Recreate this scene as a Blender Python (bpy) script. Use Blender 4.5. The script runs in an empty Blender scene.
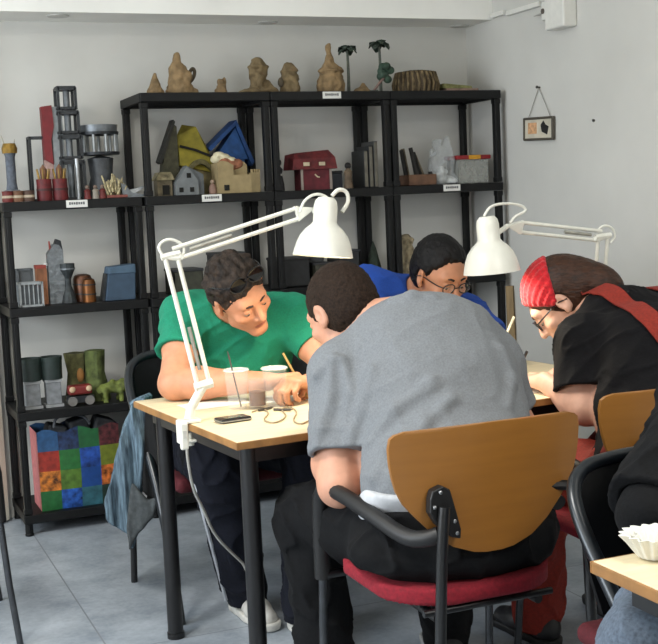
import bpy, bmesh, math, random
import numpy as np
from mathutils import Vector, Matrix
random.seed(7)
SC = bpy.context.scene
COL = SC.collection

# ------------------------------------------------------------------ camera
CAM_C = np.array([-1.237, -4.984, 1.342])
CAM_YAW, CAM_PIT, CAM_ROL, CAM_F = .390, -.103, -.044, 1200.846
_F = np.array([math.sin(CAM_YAW)*math.cos(CAM_PIT), math.cos(CAM_YAW)*math.cos(CAM_PIT), math.sin(CAM_PIT)])
_R0 = np.array([math.cos(CAM_YAW), -math.sin(CAM_YAW), 0.]); _U0 = np.cross(_R0, _F)
_R = _R0*math.cos(CAM_ROL)+_U0*math.sin(CAM_ROL); _U = _U0*math.cos(CAM_ROL)-_R0*math.sin(CAM_ROL)
cd = bpy.data.cameras.new('camera'); cam = bpy.data.objects.new('camera', cd); COL.objects.link(cam)
cd.sensor_fit = 'HORIZONTAL'; cd.sensor_width = 36; cd.lens = 36*CAM_F/658; cd.clip_start = .05; cd.clip_end = 60
cam.matrix_world = Matrix(((_R[0], _U[0], -_F[0], CAM_C[0]), (_R[1], _U[1], -_F[1], CAM_C[1]), (_R[2], _U[2], -_F[2], CAM_C[2]), (0, 0, 0, 1)))
SC.camera = cam
def at(u, v, Y):      # a point of the photograph at the plane y = Y (for measuring)
    d = _F+_R*(u-329)/CAM_F-_U*(v-322)/CAM_F
    return CAM_C+d*((Y-CAM_C[1])/d[1])
def atz(u, v, Z):
    d = _F+_R*(u-329)/CAM_F-_U*(v-322)/CAM_F
    return CAM_C+d*((Z-CAM_C[2])/d[2])

# ------------------------------------------------------------------ world, daylight, exposure
w = bpy.data.worlds.new('world'); SC.world = w; w.use_nodes = True
bg = w.node_tree.nodes['Background']; bg.inputs[0].default_value = (.86, .93, 1, 1); bg.inputs[1].default_value = 1.2
SC.view_settings.view_transform = 'Standard'; SC.view_settings.look = 'None'
SC.view_settings.gamma = 1; SC.view_settings.use_curve_mapping = False
SC.view_settings.exposure = .12
PANEL_W = 46        # ceiling light panels
def area(name, loc, target, sx, sy, power, color):
    l = bpy.data.lights.new(name, 'AREA'); l.shape = 'RECTANGLE'; l.size = sx; l.size_y = sy; l.energy = power; l.color = color
    o = bpy.data.objects.new(name, l); COL.objects.link(o); o.location = loc
    o.rotation_euler = (Vector(target)-Vector(loc)).to_track_quat('-Z', 'Y').to_euler(); return o
area('window_daylight_left', (-3.42, -2.2, 1.55), (0, -2.2, 1.2), 2.6, 1.3, 100, (.88, .94, 1))
area('window_daylight_rear', (-.6, -7.35, 1.75), (-.3, 0, 1.2), 3.2, 1.3, 24, (1, .97, .92))

# ------------------------------------------------------------------ materials
def lin(c):
    if isinstance(c, str):
        c = [int(c[i:i+2], 16)/255 for i in (0, 2, 4)]
        c = [x/12.92 if x <= .04045 else ((x+.055)/1.055)**2.4 for x in c]
    return tuple(c)+(1,)
MATS = {}
def M(name, col, rough=.6, metal=0, var=.12, scale=30, bump=0, bscale=None, stretch=(1, 1, 1), spec=.5, col2=None, coat=0, trans=0, emit=0, sheen=0, alpha=1):
    if name in MATS: return MATS[name]
    m = bpy.data.materials.new(name); m.use_nodes = True; nt = m.node_tree; b = nt.nodes['Principled BSDF']
    c = lin(col); N = nt.nodes.new; L = nt.links.new
    tc = N('ShaderNodeTexCoord'); mp = N('ShaderNodeMapping'); mp.inputs['Scale'].default_value = stretch
    L(tc.outputs['Object'], mp.inputs[0])
    nz = N('ShaderNodeTexNoise'); nz.inputs['Scale'].default_value = scale; nz.inputs['Detail'].default_value = 4
    L(mp.outputs[0], nz.inputs['Vector'])
    mx = N('ShaderNodeMix'); mx.data_type = 'RGBA'
    c2 = lin(col2) if col2 else tuple(min(1, x*(1+2*var)) for x in c[:3])+(1,)
    c1 = c if col2 else tuple(x*(1-var) for x in c[:3])+(1,)
    mx.inputs[6].default_value = c1; mx.inputs[7].default_value = c2
    mr = N('ShaderNodeMapRange'); mr.inputs[1].default_value = .3; mr.inputs[2].default_value = .7
    L(nz.outputs[0], mr.inputs[0]); L(mr.outputs[0], mx.inputs[0]); L(mx.outputs[2], b.inputs['Base Color'])
    b.inputs['Roughness'].default_value = rough; b.inputs['Metallic'].default_value = metal
    b.inputs['Specular IOR Level'].default_value = spec; b.inputs['Coat Weight'].default_value = coat
    b.inputs['Transmission Weight'].default_value = trans; b.inputs['Sheen Weight'].default_value = sheen
    b.inputs['Alpha'].default_value = alpha
    if emit:
        L(mx.outputs[2], b.inputs['Emission Color']); b.inputs['Emission Strength'].default_value = emit
    if bump:
        n2 = N('ShaderNodeTexNoise'); n2.inputs['Scale'].default_value = bscale or scale; n2.inputs['Detail'].default_value = 5
        L(mp.outputs[0], n2.inputs['Vector']); bp = N('ShaderNodeBump'); bp.inputs['Strength'].default_value = bump; bp.inputs['Distance'].default_value = .01
        L(n2.outputs[0], bp.inputs['Height']); L(bp.outputs[0], b.inputs['Normal'])
    MATS[name] = m; return m

# ------------------------------------------------------------------ mesh helpers
def basis(d):
    d = Vector(d).normalized(); a = Vector((0, 0, 1)) if abs(d.z) < .95 else Vector((1, 0, 0))
    u = d.cross(a).normalized(); return u, d.cross(u).normalized()*-1, d
class MB:
    def __init__(s): s.v = []; s.f = []; s.mi = []; s.m = 0; s.x = None
    def add(s, vs, fs):
        o = len(s.v)
        s.v += [tuple(s.x @ Vector(p)) if s.x else tuple(p) for p in vs]
        for f in fs: s.f.append([i+o for i in f]); s.mi.append(s.m)
        return s
    def box(s, c, d, rot=None):
        R = rot or Matrix.Identity(3); vs = []
        for z in (-1, 1):
            for y in (-1, 1):
                for x in (-1, 1): vs.append(Vector(c)+R @ Vector((x*d[0]/2, y*d[1]/2, z*d[2]/2)))
        return s.add(vs, [(0, 2, 3, 1), (4, 5, 7, 6), (0, 1, 5, 4), (2, 6, 7, 3), (0, 4, 6, 2), (1, 3, 7, 5)])
    def bx(s, x0, x1, y0, y1, z0, z1): return s.box(((x0+x1)/2, (y0+y1)/2, (z0+z1)/2), (x1-x0, y1-y0, z1-z0))
    def cyl(s, a, b, r0, r1=None, n=16, caps=True):
        r1 = r0 if r1 is None else r1; a = Vector(a); b = Vector(b); u, w_, d = basis(b-a); vs = []
        for c, r in ((a, r0), (b, r1)):
            for i in range(n):
                t = 2*math.pi*i/n; vs.append(c+(u*math.cos(t)+w_*math.sin(t))*r)
        fs = [(i, (i+1) % n, n+(i+1) % n, n+i) for i in range(n)]
        if caps: fs += [tuple(range(n-1, -1, -1)), tuple(range(n, 2*n))]
        return s.add(vs, fs)
    def tube(s, pts, r, n=10, sm=0, rad=None, closed=False):
        P = [Vector(p) for p in pts]
        for _ in range(sm):
            Q = [] if closed else [P[0]]
            for i in range(len(P) if closed else len(P)-1):
                a, b = P[i], P[(i+1) % len(P)]
                Q += [a*.75+b*.25, a*.25+b*.75]
            if not closed: Q.append(P[-1])
            P = Q
        vs = []; k = len(P); pu = None
        for i, p in enumerate(P):
            d = (P[(i+1) % k] if closed or i < k-1 else p)-(P[i-1] if closed or i > 0 else p)
            d.normalize()
            if pu is None: u = basis(d)[0]
            else: u = (pu-d*pu.dot(d)).normalized()
            pu = u; w_ = d.cross(u)
            rr = r if rad is None else r*(rad[0]+(rad[1]-rad[0])*i/(k-1))
            for j in range(n):
                t = 2*math.pi*j/n; vs.append(p+(u*math.cos(t)+w_*math.sin(t))*rr)
        fs = []
        for i in range(k if closed else k-1):
            a = i*n; b = ((i+1) % k)*n
            fs += [(a+j, a+(j+1) % n, b+(j+1) % n, b+j) for j in range(n)]
        if not closed: fs += [tuple(range(n-1, -1, -1)), tuple((k-1)*n+j for j in range(n))]
        return s.add(vs, fs)
    def lathe(s, prof, c=(0, 0, 0), n=24, mod=None, axis=None):
        vs = []; c = Vector(c)
        if axis is None: u, w_, d = Vector((1, 0, 0)), Vector((0, 1, 0)), Vector((0, 0, 1))
        else: u, w_, d = basis(axis); 
        for r, z in prof:
            for j in range(n):
                t = 2*math.pi*j/n; q = r*(1 if mod is None else mod(t, z)); vs.append(c+u*(math.cos(t)*q)+w_*(math.sin(t)*q)+d*z)
        fs = []
        for i in range(len(prof)-1):
            fs += [(i*n+j, i*n+(j+1) % n, (i+1)*n+(j+1) % n, (i+1)*n+j) for j in range(n)]
        if prof[0][0] > 1e-6: fs.append(tuple(range(n-1, -1, -1)))
        if prof[-1][0] > 1e-6: fs.append(tuple((len(prof)-1)*n+j for j in range(n)))
        return s.add(vs, fs)
    def prism(s, poly, y0, y1, plane='xz'):
        n = len(poly)
        g = (lambda p, y: (p[0], y, p[1])) if plane == 'xz' else ((lambda p, y: (p[0], p[1], y)) if plane == 'xy' else (lambda p, y: (y, p[0], p[1])))
        vs = [g(p, y0) for p in poly]+[g(p, y1) for p in poly]
        return s.add(vs, [tuple(range(n)), tuple(range(2*n-1, n-1, -1))]+[(i, n+i, n+(i+1) % n, (i+1) % n) for i in range(n)])
    def ball(s, c, r, n=12, m=8, sc=(1, 1, 1)):
        vs = []
        for i in range(1, m):
            a = math.pi*i/m
            for j in range(n):
                t = 2*math.pi*j/n; vs.append((c[0]+r*sc[0]*math.sin(a)*math.cos(t), c[1]+r*sc[1]*math.sin(a)*math.sin(t), c[2]+r*sc[2]*math.cos(a)))
        vs += [(c[0], c[1], c[2]+r*sc[2]), (c[0], c[1], c[2]-r*sc[2])]; T = len(vs)-2; fs = []
        for i in range(m-2): fs += [(i*n+j, (i+1)*n+j, (i+1)*n+(j+1) % n, i*n+(j+1) % n) for j in range(n)]
        fs += [(T, j, (j+1) % n) for j in range(n)]+[(T+1, (m-2)*n+(j+1) % n, (m-2)*n+j) for j in range(n)]
        return s.add(vs, fs)
    def build(s, name, mat, parent=None, bev=0, smooth=False, solid=0):
        me = bpy.data.meshes.new(name); me.from_pydata(s.v, [], s.f)
        for m in (mat if isinstance(mat, (list, tuple)) else [mat]): me.materials.append(m)
        me.polygons.foreach_set('material_index', s.mi)
        b = bmesh.new(); b.from_mesh(me); bmesh.ops.recalc_face_normals(b, faces=b.faces); b.to_mesh(me); b.free()
        if smooth:
            me.polygons.foreach_set('use_smooth', [True]*len(me.polygons)); me.set_sharp_from_angle(angle=math.radians(40))
        o = bpy.data.objects.new(name, me); COL.objects.link(o)
        if parent: o.parent = parent
        if solid:
            k = o.modifiers.new('solid', 'SOLIDIFY'); k.thickness = solid; k.offset = 0
        if bev:
            k = o.modifiers.new('bevel', 'BEVEL'); k.width = bev; k.segments = 2; k.limit_method = 'ANGLE'; k.angle_limit = math.radians(40)
        return o
def tag(o, label=None, cat=None, group=None, kind=None):
    if label: o['label'] = label
    if cat: o['category'] = cat
    if group: o['group'] = group
    if kind: o['kind'] = kind
    return o
def thing(name, label, cat, loc=(0, 0, 0), rz=0, group=None, kind=None):
    o = bpy.data.objects.new(name, None); COL.objects.link(o); o.location = loc; o.rotation_euler = (0, 0, rz); o.empty_display_size = .05
    return tag(o, label, cat, group, kind)
def dup(root, loc, rz, label, group=None):
    r = root.copy(); COL.objects.link(r); r.location = loc; r.rotation_euler = (0, 0, rz); r['label'] = label
    if group: r['group'] = group
    def rec(a, b):
        for ch in a.children:
            c = ch.copy(); COL.objects.link(c); c.parent = b; rec(ch, c)
    rec(root, r); return r

# ------------------------------------------------------------------ implicit surfaces (bodies, cloth, clay)
import openvdb
def nrm(a): a = np.asarray(a, float); return a/np.linalg.norm(a)
def _hash(i, j, k):
    n = (i*374761393+j*668265263+k*2147483647+1013904223).astype(np.int64)
    n = (n ^ (n >> 13))*1274126177; n = n & 0x7fffffff
    return (n % 10007)/10007.
def vnoise(P):
    I = np.floor(P).astype(np.int64); f = P-I; f = f*f*(3-2*f); r = 0
    for a in (0, 1):
        for b in (0, 1):
            for c in (0, 1):
                wgt = (f[:, 0] if a else 1-f[:, 0])*(f[:, 1] if b else 1-f[:, 1])*(f[:, 2] if c else 1-f[:, 2])
                r = r+wgt*_hash(I[:, 0]+a, I[:, 1]+b, I[:, 2]+c)
    return r*2-1
class Field:
    def __init__(s): s.p = []
    def u(s, fn, k=.02): s.p.append(('u', fn, k)); return s
    def sub(s, fn, k=.006): s.p.append(('s', fn, k)); return s
    def cut(s, fn, k=.004): s.p.append(('i', fn, k)); return s
    def disp(s, fn): s.p.append(('d', fn, 0)); return s
    def rc(s, a, b, r1, r2=None, k=.02): return s.u(rcone(a, b, r1, r2), k)
    def el(s, c, r, R=None, k=.02): return s.u(ell(c, r, R), k)
    def __call__(s, P):
        d = np.full(len(P), 9.)
        for op, fn, k in s.p:
            e = fn(P)
            if op == 'u': h = np.maximum(k-np.abs(d-e), 0)/max(k, 1e-9); d = np.minimum(d, e)-h*h*k*.25
            elif op == 's': e = -e; h = np.maximum(k-np.abs(d-e), 0)/k; d = np.maximum(d, e)+h*h*k*.25
            elif op == 'i': h = np.maximum(k-np.abs(d-e), 0)/k; d = np.maximum(d, e)+h*h*k*.25
            else: d = d+e
        return d
def rcone(a, b, r1, r2=None):
    a = np.asarray(a, float); b = np.asarray(b, float); r2 = r1 if r2 is None else r2; ab = b-a; L2 = max(ab@ab, 1e-12)
    def f(P):
        q = P-a; t = np.clip(q@ab/L2, 0, 1); return np.linalg.norm(q-t[:, None]*ab, axis=1)-(r1+(r2-r1)*t)
    return f
def ell(c, r, R=None):
    c = np.asarray(c, float); r = np.asarray(r, float)
    def f(P):
        q = P-c
        if R is not None: q = q@R
        k0 = np.linalg.norm(q/r, axis=1); k1 = np.linalg.norm(q/(r*r), axis=1); return k0*(k0-1)/np.maximum(k1, 1e-6)
    return f
def rbox(c, h, rad=.01, R=None):
    c = np.asarray(c, float); h = np.asarray(h, float)
    def f(P):
        q = P-c
        if R is not None: q = q@R
        q = np.abs(q)-h+rad; return np.linalg.norm(np.maximum(q, 0), axis=1)+np.minimum(q.max(1), 0)-rad
    return f
def plane(p, n):
    p = np.asarray(p, float); n = nrm(n); return lambda P: (P-p)@n
def local(fn, c, R, s=1.):
    c = np.asarray(c, float); return lambda P: fn(((P-c)@R)/s)*s
def folds(amp, sc, off=0.):
    sc = np.asarray(sc, float); return lambda P: amp*vnoise(P*sc+off)
def sdf(name, fn, lo, hi, h, mat, parent=None, origin=None):
    lo = np.asarray(lo, float); hi = np.asarray(hi, float); B = 4
    nb = np.ceil((hi-lo)/(h*B)).astype(int)
    gx = [lo[i]+(np.arange(nb[i])*B+(B-1)/2)*h for i in range(3)]
    Cc = np.stack(np.meshgrid(*gx, indexing='ij'), -1).reshape(-1, 3)
    d = np.concatenate([fn(q) for q in np.array_split(Cc, max(1, len(Cc)//200000))]).astype(np.float32)
    act = np.where(np.abs(d) < h*B*1.7)[0]
    full = np.repeat(d[:, None], B**3, 1)
    loc = np.stack(np.meshgrid(*[np.arange(B)]*3, indexing='ij'), -1).reshape(-1, 3)
    offs = (loc-(B-1)/2)*h
    for ch in np.array_split(act, max(1, len(act)//4000)):
        if len(ch): full[ch] = fn((Cc[ch][:, None, :]+offs[None]).reshape(-1, 3)).reshape(-1, B**3)
    arr = full.reshape(nb[0], nb[1], nb[2], B, B, B).transpose(0, 3, 1, 4, 2, 5).reshape(nb*B)
    g = openvdb.FloatGrid(9.); g.copyFromArray(np.ascontiguousarray(arr, dtype=np.float32))
    pts, quads = g.convertToQuads(isovalue=0.)
    V = lo+pts.astype(float)*h
    e = h*.3
    for _ in range(2):
        f0 = fn(V); G = np.stack([fn(V+np.eye(3)[i]*e)-f0 for i in range(3)], 1)/e
        V = V-np.clip(f0/np.maximum((G*G).sum(1), .05), -h, h)[:, None]*G
    Q = quads.astype(int)
    a = V[Q[:, 1]]-V[Q[:, 0]]; b = V[Q[:, 3]]-V[Q[:, 0]]
    if ((np.cross(a, b)*G[Q[:, 0]]).sum(1)).mean() < 0: Q = Q[:, ::-1]
    if origin is not None: V = V-np.asarray(origin, float)
    me = bpy.data.meshes.new(name); me.from_pydata(V.tolist(), [], Q.tolist()); me.materials.append(mat)
    me.polygons.foreach_set('use_smooth', [True]*len(me.polygons))
    o = bpy.data.objects.new(name, me); COL.objects.link(o)
    if parent: o.parent = parent
    return o
# ------------------------------------------------------------------ the setting
XR, YB, ZS, YS = 1.764, .362, 2.152, .10
wallm = M('wall_paint', 'cbcac4', .85, var=.03, scale=3, bump=.03, bscale=160)
whitem = M('soffit_paint', 'efeee8', .8, var=.03, scale=4)
def floor_mat():
    m = bpy.data.materials.new('floor_concrete'); m.use_nodes = True; nt = m.node_tree; N = nt.nodes.new; L = nt.links.new; b = nt.nodes['Principled BSDF']
    tc = N('ShaderNodeTexCoord'); n1 = N('ShaderNodeTexNoise'); n1.inputs['Scale'].default_value = 5; n1.inputs['Detail'].default_value = 8; n1.inputs['Roughness'].default_value = .65
    n2 = N('ShaderNodeTexNoise'); n2.inputs['Scale'].default_value = 60; n2.inputs['Detail'].default_value = 3
    L(tc.outputs['Object'], n1.inputs[0]); L(tc.outputs['Object'], n2.inputs[0])
    r = N('ShaderNodeValToRGB'); r.color_ramp.elements[0].position = .33; r.color_ramp.elements[1].position = .68
    r.color_ramp.elements[0].color = lin('858e98'); r.color_ramp.elements[1].color = lin('adb5bd')
    ad = N('ShaderNodeMath'); ad.operation = 'MULTIPLY_ADD'; ad.inputs[1].default_value = .25; L(n2.outputs[0], ad.inputs[0]); L(n1.outputs[0], ad.inputs[2])
    sb = N('ShaderNodeMath'); sb.operation = 'SUBTRACT'; sb.inputs[1].default_value = .125; L(ad.outputs[0], sb.inputs[0]); L(sb.outputs[0], r.inputs[0])
    br = N('ShaderNodeTexBrick'); br.offset = 0; br.inputs['Scale'].default_value = 1; br.inputs['Brick Width'].default_value = 1.5; br.inputs['Row Height'].default_value = 1.5
    br.inputs['Mortar Size'].default_value = .003; br.inputs['Mortar Smooth'].default_value = .3
    mp = N('ShaderNodeMapping'); mp.inputs['Location'].default_value = (.55, 1.45, 0); L(tc.outputs['Object'], mp.inputs[0]); L(mp.outputs[0], br.inputs[0])
    mx = N('ShaderNodeMix'); mx.data_type = 'RGBA'; L(br.outputs['Fac'], mx.inputs[0]); L(r.outputs[0], mx.inputs[6]); mx.inputs[7].default_value = lin('7c8187')
    L(mx.outputs[2], b.inputs['Base Color']); b.inputs['Roughness'].default_value = .45; b.inputs['Specular IOR Level'].default_value = .35
    bp = N('ShaderNodeBump'); bp.inputs['Strength'].default_value = .08; bp.inputs['Distance'].default_value = .01; L(n1.outputs[0], bp.inputs['Height']); L(bp.outputs[0], b.inputs['Normal']); return m
def struct(name, mb, mat, **k): return tag(mb.build(name, mat, **k), kind='structure')
XL, YF, ZC = -3.5, -7.5, 2.75
struct('floor', MB().bx(XL-.1, XR+.1, YF-.1, YB+.1, -.1, 0), floor_mat())
struct('wall_back', MB().bx(XL-.1, XR+.1, YB, YB+.12, 0, ZC), wallm)
struct('wall_right', MB().bx(XR, XR+.12, YF-.1, YB, 0, ZC), wallm)
struct('ceiling', MB().bx(XL-.1, XR+.1, YF-.1, YB+.1, ZC, ZC+.1), whitem)
# left and rear walls with their window openings (behind and beside the camera)
def wall_with_window(name, o0, o1, z0, z1, side):
    m = MB()
    if side == 'x':
        for a in ((YF, YB, 0, z0), (YF, YB, z1, ZC), (YF, o0, z0, z1), (o1, YB, z0, z1)): m.bx(XL-.1, XL, *a)
    else:
        for a in ((XL, XR, 0, z0), (XL, XR, z1, ZC), (XL, o0, z0, z1), (o1, XR, z0, z1)): m.bx(a[0], a[1], YF-.1, YF, a[2], a[3])
    struct(name, m, wallm)
wall_with_window('wall_left', -3.6, -.8, .85, 2.25, 'x')
wall_with_window('wall_front', -2.3, 1.1, 1.0, 2.4, 'y')
alu = M('window_aluminium', 'c4c6c8', .4, .3)
glassm = M('window_glass', 'f4f8fa', .02, trans=1, var=0)
def window(name, a, b, z0, z1, side):
    f = MB(); g = MB()
    def bar(p0, p1, q0, q1):
        if side == 'x': f.bx(XL-.08, XL-.03, p0, p1, q0, q1)
        else: f.bx(p0, p1, YF-.08, YF-.03, q0, q1)
    bar(a, b, z0, z0+.05); bar(a, b, z1-.05, z1); bar(a, a+.05, z0, z1); bar(b-.05, b, z0, z1); bar((a+b)/2-.03, (a+b)/2+.03, z0, z1)
    o = struct(name, f, alu)
    if side == 'x': g.bx(XL-.058, XL-.052, a, b, z0, z1)
    else: g.bx(a, b, YF-.058, YF-.052, z0, z1)
    g.build('pane', glassm, o)
window('window_1', -3.6, -.8, .85, 2.25, 'x'); window('window_2', -2.3, 1.1, 1.0, 2.4, 'y')
struct('trim_1', MB().bx(XL, XR, YS, YB, ZS, ZC), whitem)          # lowered soffit over the shelves
dk = M('downlight_dark', '5b5a57', .5); rim = M('downlight_rim', 'b9b8b2', .4)
for u, v, lab in ((58, 15.5, 'round recessed ceiling downlight above the lower left shelf'), (268, 22, 'round recessed ceiling downlight above the clay busts'), (459, 26, 'round recessed ceiling downlight near the right wall corner')):
    p = atz(u, v, ZS); t = thing('downlight', lab, 'light fixture', (p[0], min(max(p[1], YS+.06), YB-.06), ZS), group='downlights in the soffit')
    MB().lathe([(.030, -.004), (.045, -.005), (.047, 0), (.030, 0)], n=28).build('rim', rim, t, smooth=True)
    MB().lathe([(0, -.002), (.031, -.002), (.031, 0), (0, 0)], n=28).build('lens', dk, t)
# ------------------------------------------------------------------ things on the right wall
plast = M('white_plastic', 'dddcd5', .4, var=.03)
t = thing('wall_box', 'white plastic box mounted high on the right wall under the soffit line', 'wall box', (XR, -.5, 2.02))
MB().bx(-.07, 0, -.10, .045, 0, .30).build('housing', plast, t, bev=.008)
MB().bx(-.05, 0, .045, .10, .05, .13).build('bracket', plast, t, bev=.005)
MB().cyl((-.045, .085, .09), (-.054, .085, .09), .012).build('knob', M('dark_knob', '57504a', .5), t)
MB().cyl((-.03, .11, .085), (-.03, .19, .085), .006, .002).build('cable_stub', M('grey_stub', '9a9892', .5), t)
m = MB().bx(XR-.018, XR-.0005, -.33, -.05, 2.146, 2.168); tag(m.build('cable_trunking', plast, bev=.003), 'thin white cable trunking strip left of the wall box', 'cable trunking')
m = MB().bx(XR-.018, XR-.0005, -.02, .09, 2.156, 2.178); tag(m.build('cable_trunking', plast, bev=.003), 'short white cable trunking stub right at the soffit end', 'cable trunking')
t = thing('hanging_plaque', 'small framed cream plaque hanging by a string from a nail on the right wall', 'plaque', (XR, -.298, 1.655))
rf = Matrix.Rotation(math.radians(2.2), 3, 'X')
pm = MB().box((-.008, 0, -.045), (.012, .235, .098), rf).build('board', M('plaque_cream', 'c9c2b0', .7, var=.1, scale=20), t, bev=.006)
fr = MB(); wood = M('plaque_rim', '4d483f', .6)
for c, d in (((-.012, 0, .002), (.018, .24, .011)), ((-.012, 0, -.092), (.018, .24, .011)), ((-.012, .117, -.045), (.018, .010, .10)), ((-.012, -.117, -.045), (.018, .010, .10))):
    fr.box(rf @ (Vector(c)-Vector((0, 0, -.045)))+Vector((0, 0, -.045)), d, rf)
fr.build('rim', wood, t, bev=.004)
MB().box((-.0155, .048, -.04), (.002, .07, .05), rf).build('orange_patch', M('plaque_orange', 'c79a72', .7, var=.25, scale=60), t)
MB().prism([(-.072, -.075), (-.03, -.06), (-.022, -.03), (-.045, -.012), (-.06, -.03), (-.085, -.04)], -.0165, -.0145, 'yz').build('dark_motif', M('plaque_black', '1d1c1c', .7), t)
MB().tube([(-.008, .09, .008), (-.006, 0, .138)], .0018, 6).tube([(-.006, 0, .138), (-.008, -.09, .004)], .0018, 6).build('string', M('string', '8d8a82', .8), t)
MB().cyl((0, 0, .138), (-.016, 0, .140), .004).ball((-.016, 0, .14), .0065).build('nail', M('nail', '4b4945', .4, .6), t)
p = (XR, -.708, 1.616); tag(MB().cyl((XR, p[1], p[2]), (XR-.008, p[1], p[2]), .005, .006).build('nail', MATS['nail']), 'bare little nail in the right wall beside the plaque', 'nail')
pl = M('pine_batten', '7f6a49', .7, var=.25, scale=8, stretch=(6, 6, .4))
m = MB(); a, b = Vector((1.742, -.055, 0)), Vector((1.752, -.01, .885)); R = basis(b-a)
m.x = None; m.cyl(a, b, .026, n=4); tag(m.build('wooden_batten', pl, bev=.002), 'narrow wooden batten leaning upright against the right wall behind the table', 'batten')
m = MB(); N_ = 26
for k in range(2):
    for i in range(N_+1):
        x = -1.3+.69*i/N_; y = .285+.022*math.sin(i*1.25)-k*.006
        m.v += [(x, y, .01), (x, y*.99+.003, 2.1)]
for i in range(N_): m.f.append([2*i, 2*i+2, 2*i+3, 2*i+1]); m.f.append([2*(N_+1)+2*i+1, 2*(N_+1)+2*i+3, 2*(N_+1)+2*i+2, 2*(N_+1)+2*i])
for i in (0, N_): a = 2*i; b = 2*(N_+1)+2*i; m.f.append([a, a+1, b+1, b])
m.mi = [0]*len(m.f)
tag(m.build('curtain', M('curtain_cream', 'e8e2cf', .9, var=.05, scale=12), smooth=True), 'plain cream curtain hanging at the back wall left of the shelves', 'curtain')
# ------------------------------------------------------------------ shelving units
blk = M('shelf_black', '08090a', .5, var=.2, scale=40, bump=.05, bscale=200, spec=.3)
blk2 = M('shelf_black_board', '0b0c0d', .55, var=.2, scale=50, bump=.05, bscale=200, spec=.3)
tagm = M('label_white', 'd9d9d4', .6, var=.02); inkm = M('label_ink', '57585a', .8)
SW, SD, PW = .572, .324, .034
T = [.09+.43*i for i in range(5)]
def shelf_unit(x0, y0, n, label, tags):
    t = thing('shelving_unit', label, 'shelves', (x0+SW/2, y0, 0), group='black plastic shelving units')
    for i in range(n):
        z = T[i]; m = MB()
        m.bx(-SW/2, SW/2, -PW/2, SD+PW/2, z-.014, z)
        m.bx(-SW/2, SW/2, -PW/2-.004, -PW/2+.012, z-.038, z).bx(-SW/2, SW/2, SD+PW/2-.012, SD+PW/2+.004, z-.038, z)
        m.bx(-SW/2-.002, -SW/2+.012, -PW/2, SD+PW/2, z-.038, z).bx(SW/2-.012, SW/2+.002, -PW/2, SD+PW/2, z-.038, z)
        for q in range(1, 6): m.bx(-SW/2+.012, SW/2-.012, SD*q/6-.004, SD*q/6+.004, z-.028, z-.014)
        m.build('board', blk2, t, bev=.003)
    for sx in (-1, 1):
        for y in (0, SD):
            m = MB(); x = sx*(SW/2-PW/2)
            for i in range(n-1):
                za, zb = T[i]+.001, T[i+1]-.039
                m.box((x, y, (za+zb)/2), (PW*.86, PW*.86, zb-za)); m.box((x, y, za+.012), (PW, PW, .024)); m.box((x, y, zb-.012), (PW, PW, .024))
                m.box((x-sx*.002, y, (za+zb)/2), (PW*.5, PW*.95, zb-za))
            m.cyl((x, y, 0), (x, y, .053), .0165, .016, 14); m.cyl((x, y, 0), (x, y, .012), .0185, .0175, 14)
            m.build('post', blk, t, bev=.003)
    for tier, u, v in tags:
        p = at(u, v, y0-PW/2-.006); o = MB().box((p[0]-x0-SW/2, -PW/2-.0055, T[tier]-.017), (.088, .003, .030)).build('label_tag', tagm, t, bev=.001)
        k = MB()
        for q in range(7): k.box((p[0]-x0-SW/2-.029+q*.0095, -PW/2-.0072, T[tier]-.015), (.007, .001, .009 if q % 3 else .011))
        k.build('lettering', inkm, o)
    return t
shelf_unit(-.584, .017, 4, 'lower four-tier black shelving unit left of the three tall ones', [(3, 77, 204)])
shelf_unit(0, 0, 5, 'tall black shelving unit with the clay cones on top, leftmost of three', [(3, 212, 199)])
shelf_unit(.577, 0, 5, 'tall black shelving unit with the palm trees on top, middle of three', [(4, 332, 96)])
shelf_unit(1.154, 0, 5, 'tall black shelving unit nearest the right wall corner', [(3, 452, 187)])
# side labels of the lower unit
# ------------------------------------------------------------------ clay models on top of the tall units
clay = M('clay_tan', '7a6547', .9, var=.3, scale=25, bump=.5, bscale=60)
clay2 = M('clay_brown', '66573d', .9, var=.3, scale=30, bump=.5, bscale=60)
def X(u, y=.10, v=92): return at(u, v, y)[0]
def cl(name, label, cat, u, prims, mat=clay, y=.10, z=T[4], group=None, amp=.005, fr=60, h=.004, extra=None):
    t = thing(name, label, cat, (X(u, y), y, z+.0008), group=group)
    f = Field()
    for p in prims:
        if p[0] == 'c': f.rc(p[1], p[2], p[3], p[4], p[5] if len(p) > 5 else .015)
        elif p[0] == 'e': f.el(p[1], p[2], None, .015)
    f.disp(folds(amp, (fr,)*3, u*.37)); f.cut(plane((0, 0, .002), (0, 0, -1)), .002)
    b = sdf('body', f, (-.16, -.09, -.01), (.16, .09, .27), h, mat, t)
    return t
PX = .00415   # metres per pixel at the shelf
cl('clay_peak', 'small tan clay cone at the left end of the tall shelf top', 'model', 155, [('c', (0, 0, 0), (.004, 0, .085), .030, .009), ('e', (.0, 0, .01), (.035, .04, .02))])
t = cl('clay_mountain', 'tall tan clay castle mountain with stepped peak and dark loop handle', 'model', 181, [('c', (0, 0, 0), (-.008, 0, .10), .06, .04), ('c', (-.01, 0, .10), (-.012, 0, .145), .032, .014), ('e', (-.012, 0, .165), (.012, .012, .016)), ('c', (.03, 0, .01), (.065, 0, .01), .03, .015), ('c', (-.04, 0, .01), (-.045, 0, .01), .03, .02), ('e', (.025, -.03, .07), (.02, .02, .03))])
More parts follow.
